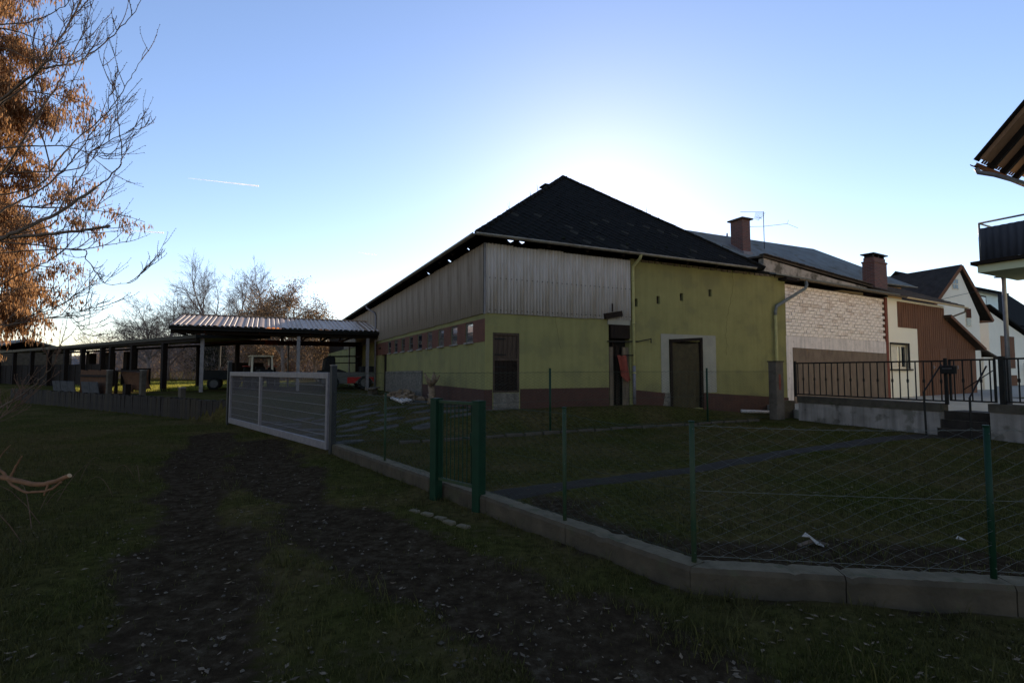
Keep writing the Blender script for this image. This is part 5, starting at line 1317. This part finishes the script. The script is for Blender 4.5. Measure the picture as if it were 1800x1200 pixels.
def leaf_cards(mb, c, rg, n, spread, ln, wd, droop=.6):
    for _ in range(n):
        p = c + Vector((rg.gauss(0, spread), rg.gauss(0, spread), rg.gauss(0, spread) - spread * .3))
        d = Vector((rg.gauss(0, 1), rg.gauss(0, 1), rg.gauss(0, 1) - droop * 2)).normalized(); s_ = rand_perp(d, rg)
        l_ = ln * rg.uniform(.6, 1.3); w = wd * rg.uniform(.6, 1.3)
        mb._add([p, p + d * l_ * .5 + s_ * w, p + d * l_, p + d * l_ * .5 - s_ * w], [(0, 1, 2, 3)])
BARE = dict(wig=.15, up=(.3, .2, .16, .12, .1), lev=5, nb=(6, 5, 4, 4, 3), t0=(.15, .2, .15), ang=(24, 52), ls=(.55, .80), rmin=.010, low=7)
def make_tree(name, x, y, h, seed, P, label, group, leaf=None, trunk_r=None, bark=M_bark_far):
    rg = random.Random(seed); z0 = gz(x, y)
    t = empty(name, (x, y, z0), 0, label, 'tree', group)
    tr, tw_, tips = MB(), MB(), []
    r0 = trunk_r or h * .016
    top = Vector((rg.uniform(-.2, .2), rg.uniform(-.2, .2), h * .28)); tr.tube([(0, 0, -.2), top * .5 + Vector((rg.uniform(-.1, .1), 0, 0)), top], [r0 * 1.3, r0, r0 * .9], 8)
    grow(tw_, top * .96, Vector((0, 0, 1)), h * .33, r0 * .85, 0, rg, P, tips)
    for k in range(P.get('low', 4)):
        a = rg.uniform(0, 6.28); grow(tw_, top * rg.uniform(.5, .95), Vector((math.cos(a) * .8, math.sin(a) * .8, .7)).normalized(), h * .27, r0 * .55, 1, rg, P, tips)
    tr.build('trunk', bark, t, smooth=True)
    cr = tw_.build('crown', bark, t)
    if leaf:
        lm, n, sp_, ln, wd = leaf; lv = MB()
        for c, d in tips: leaf_cards(lv, c, rg, n, sp_, ln, wd)
        o = lv.build('leaves', lm, cr); o['kind'] = 'stuff'
    return t
TG = 'trees behind the carport'
B4 = dict(BARE); B4.update(lev=4, nb=(7, 6, 5, 4, 3), rmin=.012)
B5 = dict(BARE); B5.update(lev=5, nb=(6, 4, 4, 3, 3), rmin=.008)
SPR = dict(B5); SPR.update(up=(.15, .12, .1, .05, .02), ang=(30, 60))
def U(u, D): return ((u - 900) / 907 * D, D)
x, y = U(262, 52); make_tree('bare_tree', x, y, 9.0, 21, SPR, 'spreading bare tree left of the carport roof', TG)
x, y = U(296, 56); make_tree('slim_conical_tree', x, y, 10.6, 22, dict(B4, ang=(35, 62), up=(.4, .05, .02, 0, 0), nb=(9, 4, 4, 3, 2), lev=4), 'slim pointed bare tree rising left of the carport', TG)
x, y = U(362, 62); make_tree('bare_tree', x, y, 15.4, 23, B5, 'tall rounded bare tree above the left end of the carport roof', TG)
x, y = U(415, 66); make_tree('bare_tree', x, y, 15.0, 24, B5, 'bare tree in the middle of the group above the carport', TG)
x, y = U(468, 64); make_tree('bare_tree', x, y, 15.8, 25, B5, 'tall bare tree behind the brown-leaved tree', TG)
BR = dict(B4); BR.update(lev=3, nb=(7, 6, 5, 4), ang=(35, 65), up=(.3, .1, .05, 0), rmin=.02)
x, y = U(500, 52); make_tree('brown_leaved_tree', x, y, 11.6, 31, BR, 'broad tree keeping brown leaves above the carport roof', TG, (M_autumn, 9, .34, .17, .05))
x, y = U(556, 56); make_tree('brown_leaved_tree', x, y, 9.6, 32, BR, 'smaller brown-leaved tree at the right end of the carport roof', TG, (M_autumn, 9, .32, .17, .05))
x, y = U(455, 58); make_tree('brown_leaved_tree', x, y, 9.4, 33, BR, 'low brown-leaved tree left of the broad one', TG, (M_autumn, 9, .32, .17, .05))
x, y = U(370, 50)
cn = dict(B4, lev=2, nb=(16, 7, 4), ang=(60, 85), up=(.5, -.08, -.1), ls=(.42, .60), rmin=.02, low=10)
make_tree('conifer', x, y, 6.4, 34, cn, 'dark low conifer behind the left end of the carport roof', TG, (M_conifer, 16, .20, .16, .03))
# bare thicket filling the view below the carport roof
rg = random.Random(77); th_ = MB(); lv = MB()
for k in range(190):
    u = rg.uniform(150, 650); D = rg.uniform(58, 78); x, y = U(u, D); z0 = gz(x, y); h = rg.uniform(3.2, 6.5)
    for s_ in range(5):
        a = rg.uniform(0, 6.28); p = Vector((x + rg.uniform(-.5, .5), y + rg.uniform(-.5, .5), z0 - .1)); d = Vector((.35 * math.cos(a), .35 * math.sin(a), 1)).normalized()
        pts = [p]; 
        for q in range(4): d = (d + rand_perp(d, rg) * .2).normalized(); pts.append(pts[-1] + d * h / 4)
        th_.tube(pts, [.035, .028, .022, .016, .008], 3, False)
        for q in (1, 2, 3, 4):
            for e in range(3):
                b_ = rg.uniform(0, 6.28); dd = Vector((math.cos(b_), math.sin(b_), rg.uniform(.2, 1.2))).normalized(); th_.tube([pts[q], pts[q] + dd * h * .13, pts[q] + dd * h * .24 + Vector((0, 0, .1))], [.016, .012, .006], 3, False)
            leaf_cards(lv, pts[q], rg, 4, .4, .15, .05, .2)
tk = empty('thicket', (0, 0, 0), 0); tag(tk, 'tangled brown undergrowth beyond the carport and meadow', 'thicket', None, 'stuff')
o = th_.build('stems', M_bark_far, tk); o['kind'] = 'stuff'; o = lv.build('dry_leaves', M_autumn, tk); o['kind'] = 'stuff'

# tall tree with hanging brown seed keys at the left
KEY = dict(wig=.14, up=(.25, .02, -.10, -.16, -.2), lev=4, nb=(9, 7, 6, 4), t0=(.12, .18, .15), ang=(38, 70), ls=(.42, .66), rmin=.006)
rg = random.Random(5)
kx, ky = -11.6, 9.6
kt = empty('seed_key_tree', (kx, ky, gz(kx, ky)), 0, 'tall tree hung with brown seed clusters at the left edge', 'tree')
tr, tw_, lv, tips = MB(), MB(), MB(), []
tr.tube([(0, 0, -.2), (.05, 0, 2.0), (.1, .1, 4.5), (.1, 0, 8), (.15, .1, 12)], [.22, .19, .15, .10, .04], 9)
for k in range(34):
    z = 2.5 + k * .27; a = k * 2.39996 + rg.uniform(-.3, .3); l_ = 1.76 * (1 - .5 * max(0, (z - 5) / 6.5)) * rg.uniform(.75, 1.08) * (0.72 + .28 * sm((z - 1.7) / 2))
    grow(tw_, Vector((.08, .05, z)), Vector((math.cos(a), math.sin(a), .28)).normalized(), l_, .05, 1, rg, KEY, tips)
tr.build('trunk', M_bark, kt, smooth=True); cr = tw_.build('crown', M_bark, kt)
for c, d in tips:
    if c.x + kx > -12.8 and rg.random() < .9: leaf_cards(lv, c - Vector((0, 0, .05)), rg, 17, .06, .11, .012, 3.0)
o = lv.build('seed_keys', M_keys, cr); o['kind'] = 'stuff'

# bare fruit tree whose branches reach in from the left edge
BRANCH = [
(0.02, [(-5.19, 4.78, 4.11), (-4.94, 4.84, 4.29), (-4.53, 4.64, 4.36), (-4.15, 4.4, 4.35), (-4.03, 4.38, 4.49), (-4.11, 4.6, 4.88), (-4.15, 4.82, 5.36)]),
(0.012, [(-4.15, 4.4, 4.35), (-3.99, 4.38, 4.36), (-4.03, 4.6, 4.53), (-4.07, 4.82, 4.75), (-3.84, 4.8, 4.93), (-3.49, 4.56, 4.95), (-3.22, 4.36, 5.02)]),
(0.01, [(-4.52, 4.96, 3.66), (-4.54, 5.15, 3.96), (-4.57, 5.4, 4.25), (-4.36, 5.43, 4.5), (-4.05, 5.21, 4.6), (-3.75, 4.98, 4.69), (-3.66, 4.99, 4.92)]),
(0.012, [(-5.49, 5.85, 3.81), (-5.43, 5.73, 4.62), (-5.23, 5.47, 5.0), (-5.15, 5.35, 5.5), (-5.31, 5.51, 5.88)]),
(0.026, [(-5.31, 4.96, 2.84), (-4.74, 4.71, 2.91), (-4.44, 4.67, 3.02), (-4.32, 4.88, 3.24), (-4.18, 5.11, 3.55)]),
(0.009, [(-4.18, 5.11, 3.55), (-4.04, 5.12, 3.69), (-3.78, 4.89, 3.72), (-3.63, 4.67, 3.86), (-3.71, 4.71, 4.15), (-3.98, 4.95, 4.63), (-4.19, 5.14, 4.92)]),
(0.026, [(-5.53, 5.16, 2.98), (-5.45, 5.42, 3.11), (-5.08, 5.55, 3.18), (-4.53, 5.41, 3.19), (-4.07, 5.15, 3.16)]),
(0.016, [(-6.28, 5.86, 3.21), (-5.64, 5.61, 3.12), (-5.22, 5.57, 3.07), (-4.96, 5.78, 3.06), (-4.8, 6.01, 3.17), (-4.52, 6.01, 3.22)]),
(0.009, [(-5.09, 5.78, 3.08), (-5.02, 6.01, 3.01), (-4.88, 6.01, 2.84), (-4.56, 5.78, 2.67), (-4.15, 5.57, 2.67), (-4.0, 5.61, 2.84)]),
(0.02, [(-6.29, 5.86, 3.34), (-6.1, 6.05, 3.59), (-5.94, 6.3, 3.9), (-5.62, 6.33, 4.19), (-5.2, 6.11, 4.42), (-4.85, 5.88, 4.56)]),
(0.01, [(-5.62, 6.33, 4.19), (-5.1, 6.11, 4.35), (-4.58, 5.88, 4.43), (-4.36, 5.89, 4.53), (-4.36, 6.13, 4.71)]),
(0.014, [(-5.29, 4.89, 3.63), (-4.82, 4.75, 3.78), (-4.63, 4.88, 3.86), (-4.52, 5.14, 3.98), (-4.38, 5.25, 3.94), (-4.06, 5.08, 3.85)]),
(0.013, [(-6.92, 6.33, 5.59), (-6.71, 6.53, 5.91), (-6.28, 6.48, 5.74), (-5.75, 6.23, 5.57), (-5.18, 6.05, 5.5)]),
(0.014, [(-6.24, 5.68, 5.63), (-5.84, 5.74, 5.68), (-5.32, 5.54, 5.59), (-4.82, 5.3, 5.55), (-4.64, 5.28, 5.71)]),
(0.01, [(-5.18, 4.87, 2.19), (-4.88, 4.9, 2.13), (-4.73, 5.15, 2.21), (-4.56, 5.34, 2.3), (-4.24, 5.27, 2.38)]),
(0.009, [(-6.2, 5.85, 2.03), (-5.7, 5.73, 2.16), (-5.15, 5.47, 2.28), (-4.74, 5.35, 2.36), (-4.65, 5.51, 2.53), (-4.66, 5.76, 2.56)]),
(0.012, [(-4.75, 4.52, 1.24), (-4.67, 4.73, 1.37), (-4.38, 4.69, 1.52), (-4.0, 4.44, 1.68), (-3.74, 4.26, 1.79)]),
(0.01, [(-5.69, 5.43, 1.05), (-5.55, 5.63, 1.18), (-5.24, 5.59, 1.4), (-4.81, 5.34, 1.62)]),
(0.006, [(-5.34, 5.79, 2.64), (-5.01, 5.65, 2.43), (-4.96, 5.78, 2.28), (-5.01, 6.04, 2.11)]),
(0.018, [(-6.36, 5.9, 3.82), (-5.73, 5.66, 3.9), (-5.19, 5.46, 4.39), (-5.08, 5.52, 4.71), (-5.13, 5.78, 5.25), (-5.14, 5.95, 5.71), (-4.91, 5.85, 6.14)]),
(0.01, [(-5.42, 5.77, 3.28), (-5.14, 5.81, 3.64), (-5.11, 6.05, 4.09), (-5.07, 6.24, 4.52), (-4.88, 6.17, 4.77), (-4.53, 5.91, 4.95), (-4.25, 5.75, 5.04)]),
(0.007, [(-4.53, 4.96, 3.94), (-4.64, 5.15, 4.36), (-4.75, 5.4, 4.77), (-4.64, 5.43, 5.17), (-4.39, 5.21, 5.36)]),
(0.012, [(-5.37, 4.95, 4.14), (-4.93, 4.83, 4.25), (-4.44, 4.57, 4.3), (-4.2, 4.45, 4.4), (-4.2, 4.6, 4.72), (-4.31, 4.86, 5.12), (-4.27, 4.94, 5.46)]),
(0.012, [(-6.05, 5.68, 2.52), (-5.74, 5.74, 2.66), (-5.18, 5.54, 2.81), (-4.67, 5.3, 2.94), (-4.43, 5.28, 3.21), (-4.45, 5.5, 3.56)]),
]
bx, by = -7.2, 5.3
ft = empty('pruned_tree', (bx, by, gz(bx, by)), 0, 'pruned bare tree reaching long twigs in from the left', 'tree')
zb0 = gz(bx, by)
def loc_(p): return Vector((p[0] - bx, p[1] - by, p[2] - zb0))
tr = MB().tube([(0, 0, -.2), (.1, 0, .8), (0, .1, 1.6), (.1, .05, 2.6), (.05, 0, 3.8), (.1, 0, 5.0)], [.17, .14, .125, .10, .075, .05], 10)
tr.build('trunk', M_bark, ft, smooth=True)
rg = random.Random(9); big, small = MB(), MB()
def smooth_pl(P, n=5):
    out = []
    for i in range(len(P) - 1):
        p0, p1, p2, p3 = P[max(i - 1, 0)], P[i], P[i + 1], P[min(i + 2, len(P) - 1)]
        for k in range(n):
            t = k / n; out.append(.5 * ((2 * p1) + (p2 - p0) * t + (2 * p0 - 5 * p1 + 4 * p2 - p3) * t * t + (3 * p1 - p0 - 3 * p2 + p3) * t ** 3))
    out.append(P[-1]); return out
def twig(mb, p, d, L, r, rg, depth=0):
    pts = [p]; n = 7; dd = d
    for k in range(n):
        dd = (dd + rand_perp(dd, rg) * .10 + Vector((.02, 0, .10))).normalized(); pts.append(pts[-1] + dd * L / n)
    mb.tube(pts, [max(r * (1 - .7 * k / n), .0014) for k in range(n + 1)], 4, False)
    for k in range(1, n + 1):                                     # buds
        s_ = rand_perp(dd, rg); b0 = pts[k]; mb.tube([b0, b0 + (dd * .6 + s_).normalized() * .012], [r * .9 + .0015, .0008], 3, False)
    if depth < 1:
        for k in range(2): twig(mb, pts[rg.randint(2, 5)], (dd + rand_perp(dd, rg) * .8).normalized(), L * rg.uniform(.3, .55), r * .7, rg, 1)
for r_, P in BRANCH:
    Pv = [loc_(p) for p in P]
    if P[0][0] < -4.9:                                            # tie the branch back to the trunk
        Pv = [Vector((.05, 0, max(.5, min(4.6, Pv[0].z - .35))))] + Pv
    sp_ = smooth_pl(Pv); n = len(sp_)
    cut = r_ > .024
    rr_ = [max(r_ * .60 * (1.35 - (.55 if cut else 1.15) * k / n), .0024) for k in range(n)]
    sp_ = [p + Vector((rg.uniform(-.006, .006), rg.uniform(-.01, .01), rg.uniform(-.006, .006))) for p in sp_]
    big.tube(sp_, rr_, 7)
    L = sum((sp_[k + 1] - sp_[k]).length for k in range(n - 1))
    for k in range(int(3 + L * 2.8)):
        i = rg.randint(int(n * .3), n - 2); d = (sp_[i + 1] - sp_[i]).normalized()
        twig(small, sp_[i], (d + rand_perp(d, rg) * rg.uniform(.35, .8) + Vector((0, 0, .25))).normalized(), rg.uniform(.18, .55), .0042, rg)
    for i in range(3, n, 2):
        s_ = rand_perp((sp_[i] - sp_[i - 1]).normalized(), rg); small.tube([sp_[i], sp_[i] + s_ * (rr_[i] + .010)], [.006, .001], 3, False)
cr = big.build('branches', M_bark, ft, smooth=True); o = small.build('twigs', M_bark_red, cr); o['kind'] = 'stuff'
# sawn branch near the ground
sbm = MB()
for P, r0, r1 in (([(-4.7, 4.05, .98), (-4.18, 4.0, .92), (-3.92, 4.0, .89), (-3.65, 3.98, .84), (-3.5, 3.98, .85), (-3.36, 3.97, .905)], .022, .016),
                  ([(-4.5, 4.1, 1.2), (-4.19, 4.0, 1.05), (-3.92, 4.0, .94), (-3.81, 3.98, .84), (-3.65, 3.95, .785), (-3.5, 3.96, .80), (-3.42, 3.97, .86)], .011, .008),
                  ([(-3.84, 4.0, .88), (-3.80, 4.0, .97), (-3.73, 3.97, 1.05)], .010, .004), ([(-3.95, 4, .9), (-3.98, 4.05, 1.02), (-3.94, 4.1, 1.12)], .006, .002), ([(-3.52, 3.97, .84), (-3.53, 3.95, .76)], .008, .005)):
    Pv = smooth_pl([Vector(p) - Vector((bx, by, zb0)) for p in P]); n = len(Pv); sbm.tube([p + Vector((0, 0, rg.uniform(-.004, .004))) for p in Pv], [r0 + (r1 - r0) * k / (n - 1) for k in range(n)], 8)
sbo = sbm.build('sawn_branch', M_branch, ft, smooth=True)
e0 = Vector((-3.36, 3.97, .905)) - Vector((bx, by, zb0)); MB().tube([e0 - Vector((.004, 0, .0025)), e0 + Vector((.003, 0, .0015))], .0165, 9).build('cut_face', M_sawn, sbo)
# arching stems in the verge
st_ = MB()
for k in range(46):
    x = rg.uniform(-7.5, -2.7); y = rg.uniform(2.6, 8.5)
    if x > -2.3 - y * .42: continue
    a = rg.uniform(0, 6.28); L = rg.uniform(.25, .8); z = gz(x, y); pts = []
    for q in range(7):
        t = q / 6; pts.append((x + math.cos(a) * L * t, y + math.sin(a) * L * t, z + L * .8 * math.sin(t * 2.4) * (1 - .2 * t)))
    st_.tube(pts, [.004 - .0028 * q / 6 for q in range(7)], 4, False)
o = st_.build('dry_stems', M_bark_red); tag(o, 'thin arching dry stems in the grassy verge at left', 'stems', None, 'stuff')

# ------------------------------------------------------------------ grass and litter
rgn = np.random.default_rng(3)
def blades(name, pts, m_, hmin, hmax, w, label):
    V = []; F = []
    for (x, y, z, s_) in pts:
        a = rgn.uniform(0, 6.283); h = rgn.uniform(hmin, hmax) * s_; l1 = rgn.uniform(.2, 1.0) * h; b_ = rgn.uniform(0, 6.283); ww = w * rgn.uniform(.6, 1.3)
        cx, cy = math.cos(a) * ww, math.sin(a) * ww; dx, dy = math.cos(b_) * l1, math.sin(b_) * l1
        o = len(V); V += [(x - cx, y - cy, z - .01), (x + cx, y + cy, z - .01), (x + cx * .7 + dx * .4, y + cy * .7 + dy * .4, z + h * .6), (x - cx * .7 + dx * .4, y - cy * .7 + dy * .4, z + h * .6), (x + dx, y + dy, z + h)]
        F += [(o, o + 1, o + 2, o + 3), (o + 3, o + 2, o + 4)]
    me = bpy.data.meshes.new(name); me.from_pydata(V, [], F); me.update(); me.materials.append(m_)
    o = bpy.data.objects.new(name, me); col.objects.link(o); tag(o, label, 'grass', None, 'stuff')
pts_a, pts_b, pts_c = [], [], []
while len(pts_a) < 42000:
    D = 2.6 + 15 * rgn.random() ** 1.8; u = rgn.uniform(-1.02, 1.02); x, y = u * D, D
    d = inside(x, y)
    if d > -.06: continue
    k = min(pl_d(x, y, RUT_L), pl_d(x, y, RUT_R)); n_ = fbm(x * .9 + 3, y * .9) - .5
    if k < .45 - n_ * 1.0 and rgn.random() < .95: continue
    pat = fbm(x * 2.3 + 7, y * 2.3)
    if pat > .52 and rgn.random() < .6: continue
    s_ = (.5 + 1.0 * fbm(x * 1.7, y * 1.7)) * (1.25 if x < -3.2 - .2 * y else .55); pts_a.append((x, y, gz(x, y), s_))
while len(pts_b) < 26000:
    D = 3.9 + 12 * rgn.random() ** 1.5; u = rgn.uniform(-.35, 1.02); x, y = u * D, D
    d = inside(x, y)
    if d < .3: continue
    rx, ry = x - GR[0], y - GR[1]
    if -rx * .43 + ry * .903 > 1.6 or rx * .903 + ry * .43 < 0 : continue
    if x > 9.0 + (16.3 - y) * .383 - .1: continue
    if pl_d(x, y, [(p[0], p[1]) for p in pth]) < .36: continue
    bare = (1 - sm((d - .9 - (fbm(x * .9 + 3, y * .9) - .5) * 1.8) / .8))
    if x > .2 and rgn.random() < bare * .9: continue
    pts_b.append((x, y, gz(x, y), .6 + fbm(x * 1.5, y * 1.5)))
tuft = []
def clump(x, y, n, s_, rad):
    for _ in range(n):
        px, py = x + rgn.normal(0, rad), y + rgn.normal(0, rad); dq = inside(px, py)
        if -.02 < dq < .24: continue
        tuft.append((px, py, gz(px, py), s_ * rgn.uniform(.6, 1.3)))
for a, b_ in zip(FENCE[:-1], FENCE[1:]):
    L = math.hypot(b_[0] - a[0], b_[1] - a[1])
    for k in range(int(L * 9)):
        t = rgn.random(); x, y = a[0] + (b_[0] - a[0]) * t, a[1] + (b_[1] - a[1]) * t
        sgn = 1 if rgn.random() < .45 else -1; o_ = .30 if sgn > 0 else .07
        clump(x + .7 * o_ * sgn, y + .6 * o_ * sgn, 14, rgn.uniform(.5, 1.3), .05)
for k in range(420):
    D = 2.8 + 9 * rgn.random() ** 1.5; x, y = rgn.uniform(-1, 1) * D, D
    if inside(x, y) < 0 and min(pl_d(x, y, RUT_L), pl_d(x, y, RUT_R)) < .5: continue
    if x > 9.0 + (16.3 - y) * .383 - .2 or pl_d(x, y, [(p[0], p[1]) for p in pth]) < .4: continue
    clump(x, y, 22, rgn.uniform(.6, 1.6), .07)
blades('grass_tufts', tuft, M_grassblade, .04, .12, .0035, 'longer grass tufts along the low wall and across the verge')
blades('lawn_grass', pts_b, M_grassblade, .02, .07, .004, 'rough garden lawn behind the wire fence')
while len(pts_c) < 30000:
    u = rgn.uniform(-.85, -.42); D = 26 + 20 * rgn.random() ** 1.2; x, y = u * D, D
    if x > -15.7 - (y - 24) * .2 and x > -20 and y < 33: continue
    pts_c.append((x, y, gz(x, y), 1.0))
for k in range(6000):
    x, y = rgn.uniform(-21, -12), rgn.uniform(13, 22)
    if inside(x, y) < -.2: pts_a.append((x, y, gz(x, y), 1.2))
blades('path_grass', pts_a, M_grassblade, .02, .075, .0035, 'short winter grass beside and between the muddy wheel tracks')
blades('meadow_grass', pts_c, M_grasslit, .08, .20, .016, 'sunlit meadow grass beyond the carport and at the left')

pb = MB(); rg = random.Random(16)
for k in range(2200):
    D = 2.6 + 9 * rg.random() ** 1.7; x, y = rg.uniform(-.9, .9) * D, D
    if inside(x, y) > -.1 or min(pl_d(x, y, RUT_L), pl_d(x, y, RUT_R)) > .7: continue
    r_ = .004 + .016 * rg.random() ** 3; z = gz(x, y) + r_ * .3; a = rg.uniform(0, 6.28)
    q_ = [(math.cos(a + e * 1.571) * r_ * rg.uniform(.8, 1.5), math.sin(a + e * 1.571) * r_ * rg.uniform(.8, 1.5)) for e in range(4)]
    pb._add([(x + u_, y + v_, z) for u_, v_ in q_] + [(x, y, z + r_ * rg.uniform(.6, 1)), (x, y, z - r_ * .6)], [(0, 1, 4), (1, 2, 4), (2, 3, 4), (3, 0, 4), (1, 0, 5), (2, 1, 5), (3, 2, 5), (0, 3, 5)])
o = pb.build('track_stones', mat('track_stone', (.14, .12, .10), (.06, .05, .042), scale=3)); tag(o, 'small stones pressed into the muddy wheel tracks', 'stones', None, 'stuff')
lv = MB(); rg = random.Random(15)
for k in range(1900):
    D = 2.6 + 11 * rg.random() ** 1.9; u = rg.uniform(-1.0, 1.0); x, y = u * D, D; d = inside(x, y)
    if -.05 < d < .3: continue
    if d > 0 and (x < -.2 or x > 9.5): continue
    z = gz(x, y) + .008; a = rg.uniform(0, 6.28); l_ = rg.uniform(.012, .032); w = l_ * rg.uniform(.18, .5); t1, t2 = rg.uniform(-.5, .5), rg.uniform(0, .9)
    ca, sa = math.cos(a), math.sin(a)
    pr = [(-l_, 0, l_ * .3 * t2), (0, w, l_ * .25), (l_, 0, l_ * t2 * .6), (0, -w, .003 + l_ * .3 * t1 * t1)]
    lv._add([(x + ca * px - sa * py, y + sa * px + ca * py, z + pz) for px, py, pz in pr], [(0, 3, 2, 1)])
o = lv.build('leaf_litter', M_litter); tag(o, 'fallen leaves scattered over the muddy track and garden bed', 'leaves', None, 'stuff')

# ------------------------------------------------------------------ vapour trails high in the sky
def sky_pt(u, v, D=9000.0):
    s, c = math.sin(R(3.22)), math.cos(R(3.22)); a = (u - 900) / 907; b_ = (600 - v) / 907
    d = Vector((a, c - b_ * s, s + b_ * c)).normalized(); return d * D
for (u0, v0, u1, v1, w, lab) in ((330, 313, 455, 327, 9.0, 'longer thin white vapour trail high in the sky'), (196, 403, 288, 409, 8.5, 'short white vapour trail just right of the seed tree'), (630, 444, 662, 448, 6.0, 'faint tiny vapour trail left of the barn roof')):
    a = sky_pt(u0, v0); b_ = sky_pt(u1, v1); n = 12
    mb = MB(); dr_ = (b_ - a).normalized(); up_ = dr_.cross(Vector((0, 1, 0))).normalized(); sd2 = dr_.cross(up_)
    for ax_ in (up_, (up_ + sd2).normalized(), (up_ - sd2).normalized()):
        o_ = len(mb.v)
        for k in range(n + 1):
            p_ = a.lerp(b_, k / n); ww = w * (.2 + .8 * k / n) * (1 + .2 * math.sin(k * 2.3)); mb.v += [tuple(p_ - ax_ * ww), tuple(p_ + ax_ * ww)]
        for k in range(n): mb.f.append((o_ + 2 * k, o_ + 2 * k + 2, o_ + 2 * k + 3, o_ + 2 * k + 1))
    tag(mb.build('vapour_trail', M_contrail), lab, 'vapour trail', 'vapour trails')
